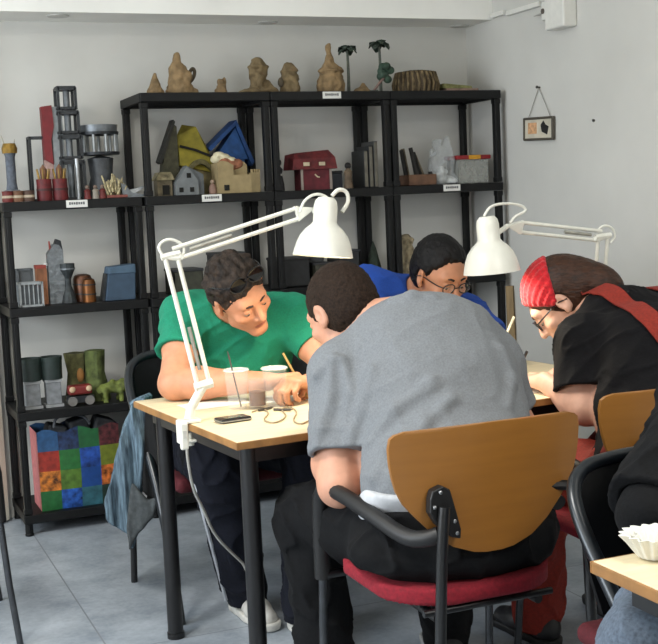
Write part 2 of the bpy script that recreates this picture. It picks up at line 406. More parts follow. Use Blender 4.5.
MB().tube([(.035, 0, .05), (.055, 0, .065), (.068, 0, .095), (.06, 0, .115), (.045, 0, .10), (.038, 0, .08)], .008, 8, 2).build('loop_handle', M('clay_dark', '4f4638', .9, bump=.3), t, smooth=True)
cl('clay_stump', 'little tan clay stump with notched top between the peaks and the busts', 'model', 221, [('c', (0, 0, 0), (.006, 0, .05), .032, .016), ('c', (.012, 0, .05), (.016, 0, .066), .008, .006), ('c', (-.004, 0, .05), (-.004, 0, .06), .007, .006)])
cl('clay_bust', 'larger brown clay head bust on a wide flat disc', 'model', 259, [('e', (0, 0, .008), (.095, .07, .018)), ('c', (0, 0, .01), (0, 0, .05), .045, .035), ('e', (0, 0, .085), (.044, .042, .026)), ('c', (0, 0, .1), (0, 0, .132), .034, .03), ('e', (0, 0, .118), (.046, .044, .012)), ('c', (-.005, -.045, .06), (-.012, -.05, .035), .014, .01), ('c', (.03, -.03, .04), (.06, -.03, .012), .014, .012)], clay2)
t = cl('clay_bust', 'smaller brown clay head bust with a dark ear knob, right of the wide disc', 'model', 290, [('c', (0, 0, .0), (0, 0, .05), .05, .036), ('e', (0, 0, .07), (.042, .04, .026)), ('c', (0, 0, .085), (0, 0, .112), .03, .027), ('e', (0, 0, .10), (.041, .04, .011)), ('c', (.01, -.04, .05), (.02, -.045, .02), .014, .012)], clay2)
MB().ball((-.045, -.01, .05), .02, sc=(.7, .8, 1.1)).build('ear_knob', MATS['clay_dark'], t, smooth=True)
cl('clay_figure', 'tallest tan clay figure, a seated spire on a round pot base', 'model', 331, [('c', (0, 0, 0), (0, 0, .03), .055, .062), ('c', (0, 0, .04), (0, 0, .095), .062, .045), ('e', (0, 0, .10), (.06, .055, .012)), ('c', (-.005, 0, .10), (-.003, 0, .15), .03, .02), ('c', (-.003, 0, .15), (-.004, 0, .19), .014, .012), ('e', (-.004, 0, .205), (.014, .014, .018)), ('c', (.015, -.02, .115), (.03, -.02, .105), .014, .012)])
green = M('palm_leaf', '1d2a1f', .7, var=.3, scale=40); trunk = M('palm_trunk', '4a4f47', .8, var=.25, scale=60)
def palm(u, h, label, r):
    t = thing('model_palm', label, 'model tree', (X(u), .09, T[4]+.0008), group='model palm trees on the shelf top')
    MB().lathe([(.022, 0), (.022, .006), (.0, .008)], n=14).build('base', trunk, t)
    MB().tube([(0, 0, .004), (.002, 0, h*.5), (0, 0, h)], .007, 8, 1, rad=(1.2, .8)).build('trunk', trunk, t, smooth=True)
    for k in range(8):
        a = k*2*math.pi/8+u; dx, dy = math.cos(a), math.sin(a); m = MB()
        q0 = .25*math.sin(k*2.4+u); pts = [(0, 0, 0), (.4, 0, .24+q0*.5), (.75, 0, .12+q0), (.95, 0, -.25+q0)]; wd = [.14, .42, .40, .05]
        for i, (q, _, zz) in enumerate(pts):
            for sgn, dz in ((-1, -.05), (0, .03), (1, -.05)):
                m.v.append((dx*q*r-dy*sgn*wd[i]*r, dy*q*r+dx*sgn*wd[i]*r, h+zz*r+dz*r))
        for i in range(3):
            for j in range(2): m.f.append([i*3+j, i*3+j+1, i*3+j+4, i*3+j+3]); m.mi.append(0)
        m.build('frond', green, t, solid=.003, smooth=True)
palm(348, .195, 'shorter dark model palm tree beside the tallest clay figure', .046)
palm(380, .215, 'taller dark model palm tree left of the woven stump', .052)
cl('clay_pyramid', 'low tan clay pyramid between the two palm trees', 'model', 364, [('c', (0, 0, 0), (.0, 0, .04), .034, .008), ('e', (-.01, 0, .01), (.04, .035, .014))])
t = thing('model_tree', 'leaning model tree with a dark green leafy clump beside the taller palm', 'model tree', (X(374, .02), .02, T[4]+.0008))
MB().lathe([(.02, 0), (.02, .005), (0, .006)], n=12).build('base', trunk, t)
MB().tube([(0, 0, .003), (.03, 0, .04), (.062, 0, .07)], .006, 8, 1).build('trunk', M('twig', '6d5850', .8), t, smooth=True)
f = Field(); rr = random.Random(3)
for _ in range(9): f.el((.068+rr.uniform(-.025, .025), rr.uniform(-.02, .02), .085+rr.uniform(-.035, .035)), (.02, .016, .018), None, .006)
sdf('foliage', f, (.0, -.06, .02), (.14, .06, .17), .004, M('leaf_green', '24382b', .7, var=.4, scale=60, bump=.4), t)
t = thing('woven_stump', 'round dark brown woven bark stump on the shelf top', 'model', (X(419), .13, T[4]+.0008))
m = MB(); mod = lambda a, z: 1+.05*math.sin(a*17)+.03*math.sin(a*7+z*60)
m.lathe([(0, 0), (.098, 0), (.104, .03), (.097, .075), (.084, .098), (.05, .104), (0, .10)], n=80, mod=mod); m.build('body', M('bark', '453a2b', .9, var=.6, scale=12, stretch=(5, 5, .6), bump=.7, bscale=30), t, smooth=True)
m = MB()
for k in range(26):
    a = k*2*math.pi/26; m.tube([(.103*math.cos(a), .103*math.sin(a), .002), (.108*math.cos(a+.05), .108*math.sin(a+.05), .04), (.092*math.cos(a-.03), .092*math.sin(a-.03), .095)], .006, 5)
m.build('bark_strips', M('bark_light', '5f5139', .9, var=.5, scale=40), t, smooth=True)
y_ = .12
t = thing('painted_board', 'flat pinkish board, bottom of the pair at the right end of the shelf top', 'board', (X(459), y_, T[4]+.0008))
MB().bx(-.09, .085, -.06, .07, 0, .016).build('slab', M('pink_board', '8d7468', .8, var=.2), t, bev=.003)
t = thing('painted_board', 'flat olive green board lying on top of the pinkish board', 'board', (X(459), y_, T[4]+.0178))
m = MB(); m.v = [(-.10, -.05, 0), (.06, -.05, 0), (.06, .06, 0), (-.10, .06, 0), (-.095, -.045, .024), (.055, -.045, .012), (.055, .055, .012), (-.095, .055, .024)]; m.f = [[0, 3, 2, 1], [4, 5, 6, 7], [0, 1, 5, 4], [2, 3, 7, 6], [0, 4, 7, 3], [1, 2, 6, 5]]; m.mi = [0]*6
m.build('slab', M('olive_board', '6f6f45', .8, var=.3, scale=50, bump=.3), t, bev=.003)
# ------------------------------------------------------------------ models on the second board of the tall units
def put(name, label, cat, u, tier, y=.10, group=None, v=None):
    v = v or [510, 410, 305, 195, 92][tier]
    return thing(name, label, cat, (X(u, y, v), y, T[tier]+.0008), group=group)
card = M('cardboard', '8e7a58', .85, var=.15); dkb = M('dark_hole', '14130f', .9)
t = put('model_tower', 'dark olive pointed card tower behind the grey model house', 'model', 172, 3, .2)
MB().prism([(-.055, 0), (.03, 0), (.03, .3), (.018, .31), (-.035, .17)], -.03, .03).build('wall', M('olive_dark', '3a3828', .85, var=.35, scale=40, bump=.3), t)
MB().prism([(-.057, .15), (.016, .33), (.024, .32), (-.046, .14)], -.034, .034).build('roof', M('near_black', '25241f', .8), t)
t = put('model_barn', 'model barn with a big yellow gable roof', 'model', 196, 3, .2)
MB().bx(-.07, .07, -.04, .05, 0, .12).build('wall', M('barn_wall', '6b6141', .85, var=.3), t)
m = MB(); m.v = [(-.075, -.05, .13), (.085, -.05, .09), (.07, .0, .19), (.02, .01, .30), (-.045, .01, .31), (-.075, 0, .26), (-.075, .06, .13), (.085, .06, .09)]; m.f = [[0, 1, 2, 3, 4, 5], [6, 5, 4, 3, 2, 7], [0, 5, 6], [1, 7, 2], [0, 6, 7, 1]]; m.mi = [0]*5
m.build('roof', M('yellow_roof', '857a28', .7, var=.15), t)
MB().tube([(-.07, -.03, .215), (.0, -.035, .195), (.085, -.04, .16)], .006, 6).build('ridge_pole', dkb, t)
m = MB(); arc = [(-.07+.155*i/12, .085+.07*math.sin(math.pi*i/12)) for i in range(13)]; m.prism(arc+[(p[0], p[1]-.022) for p in arc[::-1]], -.075, -.045); m.build('arched_porch', M('olive_mid', '5a5435', .85, var=.35, scale=40), t)
t = put('model_hut', 'small brown model hut at the left beside the grey house', 'model', 163, 3, .07)
MB().bx(-.03, .035, -.03, .03, 0, .07).build('wall', M('hut_brown', '5c5442', .9, var=.4, scale=50), t); MB().prism([(-.04, .066), (.045, .066), (.03, .1), (-.02, .1)], -.04, .04).build('roof', M('thatch', '6f674e', .9, var=.4, scale=60, bump=.5), t)
MB().bx(-.008, .022, -.033, -.029, .004, .045).build('doorway', dkb, t)
t = put('model_house', 'grey gabled model house with three dark windows', 'model', 187, 3, .04)
grey = M('house_grey', '6b6f70', .8, var=.1)
MB().prism([(-.055, 0), (.045, 0), (.045, .06), (-.002, .122), (-.055, .05)], -.03, .04).build('wall', grey, t)
MB().prism([(.042, 0), (.075, 0), (.075, .085), (.0, .125), (.042, .06)], -.01, .04).build('side_wing', M('house_grey_dark', '5c6063', .8), t)
for c in ((.004, -.031, .082), (-.032, -.031, .022), (.015, -.031, .022)): MB().box(c, (.018, .004, .02)).build('window', dkb, t)
t = put('model_house', 'tall model house with a deep blue pitched roof', 'model', 229, 3, .23)
blue = M('roof_blue', '153a6b', .7, var=.25, scale=20)
MB().bx(-.07, .07, -.04, .04, 0, .16).build('wall', M('blue_wall', '233d5c', .8, var=.2), t)
MB().prism([(-.09, .19), (.03, .30), (.1, .12), (.11, .14), (.035, .325), (-.10, .205)], -.055, .055).build('roof', blue, t)
MB().prism([(-.075, .15), (.085, .15), (.03, .29)], -.045, .045).build('gable', M('blue_gable', '1d4170', .8, var=.25), t)
t = put('model_castle', 'beige card castle with crenellated wall and cream cotton roof', 'model', 236, 3, .06)
beige = M('beige_card', '94835f', .85, var=.1)
m = MB(); m.prism([(-.092, 0), (-.02, 0), (-.02, .12), (-.045, .135), (-.07, .14), (-.092, .13)], -.045, .05); m.build('keep', beige, t)
m = MB(); m.bx(-.02, .1, -.045, -.03, 0, .078); m.bx(.06, .1, -.045, .05, 0, .085)
for q in range(4): m.bx(.062+q*.011, .068+q*.011, -.045, -.03, .085, .10)
m.prism([(-.02, .07), (.05, .07), (.05, .12), (.035, .135), (.02, .12), (-.02, .09)], -.02, .05); m.build('curtain_wall', beige, t)
MB().box((-.055, -.047, .024), (.022, .004, .024)).build('window', dkb, t)
f = Field()
for q in ((-.07, 0, .165), (-.045, 0, .155), (-.02, .0, .14), (.0, .0, .13), (-.08, .01, .15)): f.el(q, (.022, .03, .018), None, .01)
f.disp(folds(.004, (70,)*3)); sdf('cotton_roof', f, (-.12, -.06, .1), (.05, .06, .2), .004, M('cream_cotton', 'cfc6a6', .9, bump=.3), t)
f = Field().rc((-.05, -.01, .125), (.01, -.01, .125), .03, .022, .01).disp(folds(.004, (60,)*3, 3)); sdf('red_clay_tiles', f, (-.1, -.06, .08), (.06, .06, .18), .004, M('terracotta', '8a5a42', .85, var=.3, scale=60), t)
t = put('model_figure', 'small pinkish figurine between the grey house and the beige castle', 'figurine', 213, 3, .05)
MB().lathe([(.016, 0), (.018, .02), (.012, .038), (.006, .044)], n=14).build('body', M('fig_pink', '8d7164', .8), t, smooth=True); MB().ball((0, 0, .052), .010).build('head', M('fig_head', 'a08a78', .8), t, smooth=True)
t = put('model_figure', 'black figurine with a white collar at the left of the red house', 'figurine', 279, 3, .05)
MB().lathe([(.028, 0), (.026, .03), (.018, .075), (.022, .095), (.01, .11)], n=16).build('body', M('fig_black', '151517', .6), t, smooth=True); MB().ball((0, 0, .125), .018).build('head', M('fig_black', '151517'), t, smooth=True)
MB().lathe([(.021, .066), (.024, .07), (.019, .076)], n=16).build('collar', M('fig_white', 'a9a8a4', .7), t, smooth=True)
t = put('model_house', 'dark red model house with a wide overhanging flat roof', 'model', 312, 3, .08); t.scale = (1.0, 1, 1.14)
red = M('house_red', '551a1c', .75, var=.35, scale=35, bump=.2)
MB().bx(-.062, .075, -.045, .05, 0, .085).build('wall', M('house_red_wall', '521b22', .8, var=.3, scale=30), t)
m = MB(); m.v = [(-.11, -.06, .08), (.105, -.06, .08), (.105, .06, .08), (-.11, .06, .08), (-.10, -.05, .12), (-.085, -.02, .145), (.08, -.02, .155), (.10, -.05, .125), (.10, .06, .15), (-.10, .06, .14)]; m.f = [[0, 1, 7, 4], [4, 7, 6, 5], [5, 6, 8, 9], [0, 3, 2, 1], [0, 4, 5, 9, 3], [1, 2, 8, 6, 7], [3, 9, 8, 2]]; m.mi = [0]*7
m.build('roof', red, t); c1 = M('dormer_cream', 'b7a98e', .8)
for x in (-.045, .03): MB().box((x, -.062, .1), (.028, .006, .014)).build('dormer', c1, t)
MB().tube([(.0, -.047, .06), (.012, -.047, .05), (.022, -.047, .048)], .003, 6).build('sign', c1, t)
for x in (-.063, .076): MB().bx(x-.005, x+.005, -.05, -.043, 0, .08).build('corner_post', M('post_pale', '8b8078', .8), t)
t = put('model_box', 'dark blue black box standing right of the red house', 'box', 335, 3, .10)
MB().bx(-.028, .028, -.03, .03, 0, .07).build('box', M('navy_box', '1d222c', .6), t, bev=.003); MB().bx(-.03, .03, -.032, .032, .07, .082).build('lid', M('navy_lid', '15171c', .6), t, bev=.003)
t = put('model_figure', 'slim brown figurine with a dark head right of the red house', 'figurine', 349, 3, .05)
MB().lathe([(.022, 0), (.016, .05), (.019, .075), (.008, .09)], n=14).build('body', M('fig_brown', '5d4f3f', .8, var=.3), t, smooth=True); MB().ball((0, 0, .102), .015).build('head', M('fig_dark', '1b1816', .8), t, smooth=True)
bk = [('2a2c2d', 'charcoal'), ('1e2022', 'black'), ('3a3b3a', 'dark grey')]
for k, (c, nme) in enumerate(bk):
    t = put('book', f'{nme} book standing upright at the right end of the red house shelf', 'book', 361+k*5, 3, .14, group='upright books in the middle unit')
    MB().bx(-.010, .010, -.07, .07, 0, .17+.02*k).build('cover', M('book_'+nme.replace(' ', '_'), c, .6), t, bev=.002); MB().bx(-.0075, .0075, -.0715, .066, .004, .165+.02*k).build('pages', M('pages', '6b675c', .8), t)
t = put('wicker_tray', 'brown wooden tray holding dark sticks beside the plastic bag', 'tray', 419, 3, .07)
m = MB().bx(-.075, .07, -.05, .06, 0, .006)
for a in ((-.075, .07, -.05, -.044), (-.075, .07, .054, .06), (-.075, -.069, -.05, .06), (.064, .07, -.05, .06)): m.bx(*a, 0, .05)
m.build('tray', M('tray_brown', '5e4433', .8, var=.3, scale=30), t, bev=.002)
rr = random.Random(5)
for k in range(7):
    a = Vector((-.05+.018*k, rr.uniform(-.03, .04), .012)); b = a+Vector((-.035+rr.uniform(-.015, .015), .0, .135+rr.uniform(-.02, .03)))
    if k == 6: b = a+Vector((.0, 0, .05))
    o = MB().cyl(a, b, .012, .010, 8).build('carved_stick', M(['stick_dark', 'stick_tan'][k % 2], ['1c1a17', '6e6350'][k % 2], .8, var=.3), smooth=True)
    o.location = t.location; tag(o, ['black', 'tan'][k % 2]+' carved stick leaning in the brown tray', 'stick', 'sticks in the brown tray')
t = thing('plastic_bag', 'crumpled clear plastic bag full of white scraps beside the brown tray', 'bag', (X(442, .08, 185), .08, T[3]+.0008))
f = Field().rc((-.01, 0, .03), (.0, 0, .10), .055, .05).rc((.0, 0, .10), (-.02, 0, .19), .045, .02).rc((.0, 0, .1), (.045, 0, .205), .045, .014).rc((-.03, 0, .08), (-.05, 0, .14), .03, .012).rc((.03, -.02, .02), (.06, -.03, .015), .03, .02).rc((-.03, -.03, .015), (-.055, -.03, .012), .022, .014)
f.disp(folds(.014, (38, 38, 25))).disp(folds(.006, (90, 90, 90))).cut(plane((0, 0, .001), (0, 0, -1)), .002)
sdf('bag', f, (-.12, -.1, -.01), (.12, .1, .23), .0045, M('bag_clear', 'c9ced0', .18, var=.1, alpha=.30, scale=20), t)
f = Field().rc((.0, 0, .025), (.0, 0, .06), .03, .025).rc((.03, -.02, .018), (.05, -.03, .014), .018, .013).disp(folds(.009, (50,)*3)).cut(plane((0, 0, .004), (0, 0, -1)), .002)
sdf('white_scraps', f, (-.08, -.08, -.01), (.1, .08, .12), .005, M('scrap_white', 'b9bbb8', .7, var=.25, scale=30), t)
t = put('storage_tub', 'clear storage tub with a red lid and a yellow label', 'box', 469, 3, .08)
clr = M('tub_clear', 'aeb0aa', .2, var=.05, alpha=.45)
m = MB().bx(-.082, .082, -.05, .06, 0, .003)
for a in ((-.082, .082, -.05, -.047), (-.082, .082, .057, .06), (-.082, -.079, -.05, .06), (.079, .082, -.05, .06)): m.bx(*a, 0, .115)
m.build('tub', clr, t); MB().bx(-.092, .092, -.06, .07, .112, .132).build('lid', M('lid_red', '7d161b', .4), t, bev=.004)
MB().bx(-.028, .035, -.0615, -.06, .1125, .1315).build('label', M('label_yellow', 'c48d22', .5), t)
f = Field(); rr = random.Random(8)
for _ in range(12): f.el((rr.uniform(-.055, .055), rr.uniform(-.025, .035), rr.uniform(.01, .025)), (.022, .018, .012), None, .005)
sdf('pale_scraps', f, (-.075, -.045, .004), (.075, .055, .08), .005, M('scrap_pale', '97998f', .8, var=.3, scale=30), t)
# lower boards of the tall units: what shows between the people
t = put('cork_tower', 'pale cork bark tower on the lower shelf behind the blue shirt', 'model', 407, 2, .07, v=290)
cl_f = Field().rc((0, 0, 0), (0, 0, .17), .037, .034).el((0, 0, .18), (.045, .042, .012)).disp(folds(.008, (55, 55, 30)))
cl_f.cut(plane((0, 0, .001), (0, 0, -1)), .002)
sdf('bark_column', cl_f, (-.07, -.07, -.01), (.07, .07, .22), .004, M('cork', '857a63', .9, var=.5, scale=35, bump=.5), t)
t = put('model_cypress', 'dark green pointed model cypress behind the blue shirt', 'model tree', 375, 2, .1, v=290)
MB().lathe([(.012, 0), (.012, .02)], n=10).build('trunk', trunk, t); MB().lathe([(.012, .02), (.034, .04), (.026, .09), (.012, .15), (0, .185)], n=18, mod=lambda a, z: 1+.15*math.sin(a*5+z*90)).build('foliage', M('cypress', '222b22', .9, var=.4, scale=60, bump=.4), t, smooth=True)
dark = M('box_dark', '1c1d1f', .6, var=.3); olive = M('box_olive', '33342a', .7, var=.3)
for (u, w_, h_, tier, mt, lab, v) in ((290, .15, .12, 2, dark, 'black crate on the middle shelf behind the green shirt', 290), (318, .08, .09, 2, olive, 'olive carton right of the black crate behind the lamp', 290), (345, .10, .14, 2, dark, 'tall charcoal carton behind the grey shirt man', 290), (185, .13, .10, 2, olive, 'olive carton behind the lamp arm on the left tall unit', 290), (228, .13, .16, 2, dark, 'charcoal crate behind the green shirt man head', 290), (190, .2, .2, 1, dark, 'black crate low behind the green shirt shoulder', 400), (310, .25, .2, 1, dark, 'black crate low behind the two men', 400)):
    t = put('carton', lab, 'box', u, tier, .12, v=v, group='dark cartons on the lower boards')
    m = MB().bx(-w_/2, w_/2, -.07, .08, 0, .004)
    for a in ((-w_/2, w_/2, -.07, -.066), (-w_/2, w_/2, .076, .08), (-w_/2, -w_/2+.004, -.07, .08), (w_/2-.004, w_/2, -.07, .08)): m.bx(*a, 0, h_)
    m.build('box', mt, t); MB().bx(-w_/2-.004, w_/2+.004, -.074, .084, h_, h_+.012).build('lid', M('crate_lid', '25272a', .5), t, bev=.003)
t = put('cable_coil', 'coil of grey cable lying on the olive carton', 'cable', 318, 2, .12, v=290); t.location.z += .103
m = MB()
for k in range(4): m.tube([((.028+.003*k)*math.cos(a*.4), (.028+.003*k)*math.sin(a*.4), .005+.007*k) for a in range(16)], .0045, 6, closed=True)
m.build('coil', M('cable_grey', '55585a', .5), t, smooth=True)

# ceiling light panels (above the frame)
for x, y, lab in ((-1.6, -2.6, 'square ceiling light panel over the left of the room, out of frame'), (.6, -4.6, 'square ceiling light panel over the near right of the room, out of frame')):
    t = thing('ceiling_panel', lab, 'light fixture', (x, y, ZC), group='ceiling light panels')
    MB().bx(-.32, .32, -.32, .32, -.03, 0).build('frame', plast, t); MB().bx(-.29, .29, -.29, .29, -.034, -.028).build('diffuser', M('panel_glow', 'fffaf0', .5, emit=4, var=0), t)
    l = bpy.data.lights.new('panel_light', 'AREA'); l.size = .58; l.energy = PANEL_W; l.color = (1, .96, .90); o = bpy.data.objects.new('panel_light', l); COL.objects.link(o); o.parent = t; o.location = (0, 0, -.04)
# ------------------------------------------------------------------ models on the lower left unit
YL = .10
def putl(name, label, cat, u, tier, y=YL, group=None): return put(name, label, cat, u, tier, y, group, v=[512, 410, 305, 200][tier])
metal = M('model_metal', '6d7276', .4, .5, var=.2); dmetal = M('model_dark_metal', '2c2f32', .45, .4, var=.2); gold = M('model_gold', '7a5f24', .45, .4, var=.3)
redp = M('model_red', '5f1d1a', .6, var=.2); brown = M('model_brown', '6a4a36', .75, var=.3)
# top board
t = putl('model_tower', 'slim grey model tower with a gold crown at the left end', 'model', 13, 3, .12)
MB().bx(-.03, .03, -.025, .025, 0, .05).build('base', M('stone_grey', '60646a', .8, var=.3, scale=40), t, bev=.004); MB().lathe([(.024, .05), (.02, .08), (.02, .185), (.024, .20)], n=16).build('shaft', M('shaft_grey', '4c525c', .7, var=.3, scale=50), t, smooth=True)
MB().lathe([(.03, .20), (.032, .22), (.025, .24), (.015, .241)], n=12, mod=lambda a, z: 1+.12*math.sin(a*6)).build('crown', gold, t)
MB().cyl((-.02, 0, .235), (-.03, 0, .275), .004, .001, 6).build('spike', M('spike_pale', '9c9888', .6), t); MB().cyl((.02, 0, .235), (.023, 0, .258), .004, .001, 6).build('spike', M('spike_pale', '9c9888', .6), t)
for u, lab, c in ((8, 'short red and cream model drum at the far left end', redp), (18, 'brown and white model drum in front of the slim grey tower', brown), (29, 'dark brown model drum left of the black frame', M('model_dkbrown', '4d382d', .7))):
    t = putl('model_drum', lab, 'model', u, 3, .035, 'painted drums on the lower unit')
    MB().lathe([(.022, 0), (.024, .01), (.022, .034), (.024, .044), (0, .046)], n=16).build('shell', c, t, smooth=True); MB().lathe([(.0245, .016), (.0245, .026), (.022, .026), (.022, .016)], n=16).build('band', M('band_cream', 'aa9c86', .7), t)
def frame(m, x0, x1, y0, y1, z0, z1, r=.004):
    for x in (x0, x1):
        for y in (y0, y1): m.box((x, y, (z0+z1)/2), (2*r, 2*r, z1-z0))
    for z in (z0+r, z1-r):
        for y in (y0, y1): m.box(((x0+x1)/2, y, z), (x1-x0, 2*r, 2*r))
        for x in (x0, x1): m.box((x, (y0+y1)/2, z), (2*r, y1-y0, 2*r))
    return m
t = putl('open_tower', 'tall thin black wire frame behind the red drums', 'model', 41, 3, .2)
frame(MB(), -.035, .03, -.03, .03, 0, .27, .005).build('frame', dmetal, t)
t = putl('model_pillar', 'tall red and grey model pillar beside the skeleton tower', 'model', 57, 3, .17)
MB().prism([(-.006, 0), (.04, 0), (.04, .39), (-.006, .39)], -.025, .025).build('grey_side', M('pillar_grey', '85898a', .6, var=.15), t, bev=.003)
MB().prism([(-.042, .17), (-.008, .15), (-.012, .25), (.002, .31), (-.002, .396), (-.045, .39)], -.03, .02).build('red_panel', M('panel_red', '6e1d22', .6, var=.15), t)
MB().prism([(-.042, 0), (-.008, 0), (-.008, .15), (-.042, .17)], -.022, .02).build('pink_panel', M('panel_pink', '9b8079', .7, var=.3, scale=40), t)
for u, lab in ((45, 'left dark red lantern model under the tall pillar'), (61, 'right dark red lantern model under the tall pillar')):
    t = putl('model_lantern', lab, 'model', u, 3, .055, 'dark red lanterns')
    MB().lathe([(.03, 0), (.032, .012), (.03, .075), (.031, .088), (0, .09)], n=18).build('drum', M('lantern_red', '561417', .6, var=.3, scale=40), t, smooth=True)
    m = MB()
    for k in range(7): a = k*2*math.pi/7; m.cyl((.02*math.cos(a), .02*math.sin(a), .088), (.028*math.cos(a), .028*math.sin(a), .13), .004, .002, 6)
    m.build('gold_spikes', gold, t); MB().lathe([(.012, .088), (.014, .13), (0, .15)], n=10).build('core', brown, t)
    MB().lathe([(.0325, .04), (.0325, .05), (.03, .05), (.03, .04)], n=18).build('band', M('band_dark', '3b1c1a', .6), t)
t = putl('skeleton_tower', 'tall dark metal skeleton tower of stacked open cubes', 'model', 74, 3, .14)
for k, (z0, z1) in enumerate(((.0, .16), (.17, .265), (.275, .365), (.375, .465))):
    m = frame(MB(), -.045, .045-.006*k, -.035, .035, z0, z1, .0055); m.bx(-.048, .048-.006*k, -.038, .038, z1-.008, z1+.006); m.build('stage', dmetal, t)
    MB().cyl((-.005, 0, z0), (-.005, 0, z1), .014, n=10).build('core', metal, t, smooth=True)
MB().cyl((.012, -.05, .0), (.012, -.05, .17), .009, n=10).build('bright_pillar', M('bright_metal', 'a4a8aa', .35, .6), t, smooth=True)
t = putl('ring_platform', 'round two-level ring platform model on a dark drum', 'model', 102, 3, .16)
t.location.x += .004
MB().lathe([(.05, 0), (.055, .06), (.046, .09), (.055, .17), (0, .185)], n=24).build('drum', M('drum_dark', '35383b', .5, var=.4, scale=30), t, smooth=True)
for z in (.19, .275): MB().lathe([(.05, z-.006), (.082, z-.006), (.084, z+.006), (.05, z+.006), (.05, z-.006)], n=30).build('ring', dmetal, t)
for k in range(9):
    a = k*2*math.pi/9; MB().cyl((.074*math.cos(a), .074*math.sin(a), .19), (.074*math.cos(a), .074*math.sin(a), .275), .007, n=8).build('column', M('column_metal', '8b8f90', .4, .5), t, smooth=True)
MB().lathe([(.076, .28), (.08, .31), (.077, .31), (.073, .28)], n=30).build('rail', metal, t, smooth=True)
for k, (u, lab, c) in enumerate(((88, 'red painted little figure in front of the dark drum', redp), (96, 'pale little figure in front of the dark drum', M('fig_pale', '8a8378', .8)), (103, 'dark red little figure left of the twig heap', M('fig_dkred', '5e2320', .7)))):
    t = putl('model_figure', lab, 'figurine', u, 3, .03, 'little figures on the lower unit')
    MB().lathe([(.016, 0), (.012, .025), (.015, .034), (.005, .042)], n=12).build('body', c, t, smooth=True); MB().ball((0, 0, .048), .009).build('head', M('fig_head2', '77665a', .8), t, smooth=True)
t = putl('twig_heap', 'heap of pale yellow twigs near the right end of the lower unit top', 'model', 116, 3, .04)
rr = random.Random(11); m = MB()
for _ in range(34):
    a = Vector((rr.uniform(-.035, .035), rr.uniform(-.025, .025), rr.uniform(0.005, .03))); b = a+Vector((rr.uniform(-.02, .02), rr.uniform(-.02, .02), rr.uniform(.02, .075))); m.cyl(a, b, .005, .003, 6)
tw = m.build('twigs', M('twig_pale', '9c9170', .85, var=.35, scale=50), t); tag(tw, kind='stuff')
MB().bx(-.042, .045, -.03, .03, 0, .012).build('base', M('heap_base', '77423a', .8), t, bev=.003)
t = putl('metal_scraps', 'silvery folded metal offcut at the right end of the lower unit top', 'model', 131, 3, .06)
MB().prism([(-.04, 0), (.05, .0), (.05, .01), (.0, .02), (-.03, .055), (-.045, .06)], -.03, .03).build('folded_sheet', metal, t); MB().prism([(.0, .01), (.05, .035), (.055, .045), (-.01, .03)], -.02, .02).build('flap', M('bright_metal', 'a4a8aa'), t)
# third board
t = putl('wire_cage', 'low pale wire cage model on the second board', 'model', 31, 2, .06)
m = frame(MB(), -.045, .045, -.035, .035, 0, .10, .004)
for k in range(1, 5): m.box((-.045+.018*k, -.035, .05), (.004, .004, .1))
m.build('cage', M('wire_pale', '93989a', .5, .3), t); MB().bx(-.04, .04, -.03, .03, .01, .085).build('core', M('cage_core', '45494c', .7), t)
t = putl('wire_cage', 'small dark mesh box standing behind the low pale cage', 'model', 26, 2, .2)
frame(MB(), -.03, .03, -.03, .03, 0, .15, .004).bx(-.025, .025, -.025, .025, .0, .145).build('cage', M('mesh_grey', '55595b', .6), t)
t = putl('model_tower', 'thin orange and brown model tower left of the silver one', 'model', 43, 2, .12)
MB().bx(-.022, .022, -.02, .02, 0, .15).build('shaft', M('tower_orange', '8c5b3e', .7, var=.4, scale=30, stretch=(1, 1, .3)), t); MB().bx(-.024, .02, -.022, .022, .15, .165).build('cap', M('cap_red', '8a3a30', .6), t); MB().ball((.02, -.01, .165), .01).build('lamp', M('pale_cap', 'c9c9c5', .5), t, smooth=True)
t = putl('model_tower', 'tall silver foil tower on the second board', 'model', 57, 2, .11)
MB().prism([(-.03, 0), (.034, 0), (.036, .22), (.02, .245), (.0, .25), (-.028, .21)], -.025, .025).build('shaft', M('foil', '6c7175', .4, .5, var=.3, scale=40, bump=.4), t)
MB().cyl((-.012, 0, .215), (-.016, 0, .262), .006, .003, 8).build('mast', M('cap_red', '8a3a30'), t); MB().prism([(.0, .24), (.022, .24), (.036, .22), (.03, .262), (.012, .27)], -.02, .02).build('cap', dmetal, t)
t = putl('model_tower', 'dark lattice tower with a flared top right of the silver one', 'model', 69, 2, .1)
MB().lathe([(.035, 0), (.03, .03), (.016, .07), (.016, .10), (.034, .14), (.034, .165), (.02, .165)], n=14).build('tower', M('lattice_dark', '33383a', .6, .3, var=.4, scale=50), t); MB().lathe([(.036, .14), (.036, .146), (.03, .146), (.03, .14)], n=14).build('band', metal, t)
copper = M('copper', '6b4220', .4, .7, var=.3, scale=15)
for u, h_, y, lab, c in ((84, .115, .13, 'dark copper round-topped cylinder behind the brighter one', M('copper_dark', '4a2d1c', .4, .6, var=.3)), (90, .10, .06, 'bright copper round-topped cylinder in front of the darker one', copper)):
    t = putl('copper_cylinder', lab, 'model', u, 2, y, 'copper cylinders'); r_ = .04 if y > .1 else .028
    MB().lathe([(r_, 0), (r_, h_-.02), (r_*.85, h_-.006), (r_*.5, h_), (0, h_)], n=22).build('cylinder', c, t, smooth=True)
    for q in (.03, .07): MB().lathe([(r_+.0015, q), (r_+.0015, q+.006), (r_, q+.006), (r_, q)], n=22).build('band', dmetal, t)
t = putl('blue_box', 'slate blue flip-top box tilted at the right end of the second board', 'box', 120, 2, .07)
bb = M('box_blue', '34475a', .7, var=.12, scale=30)
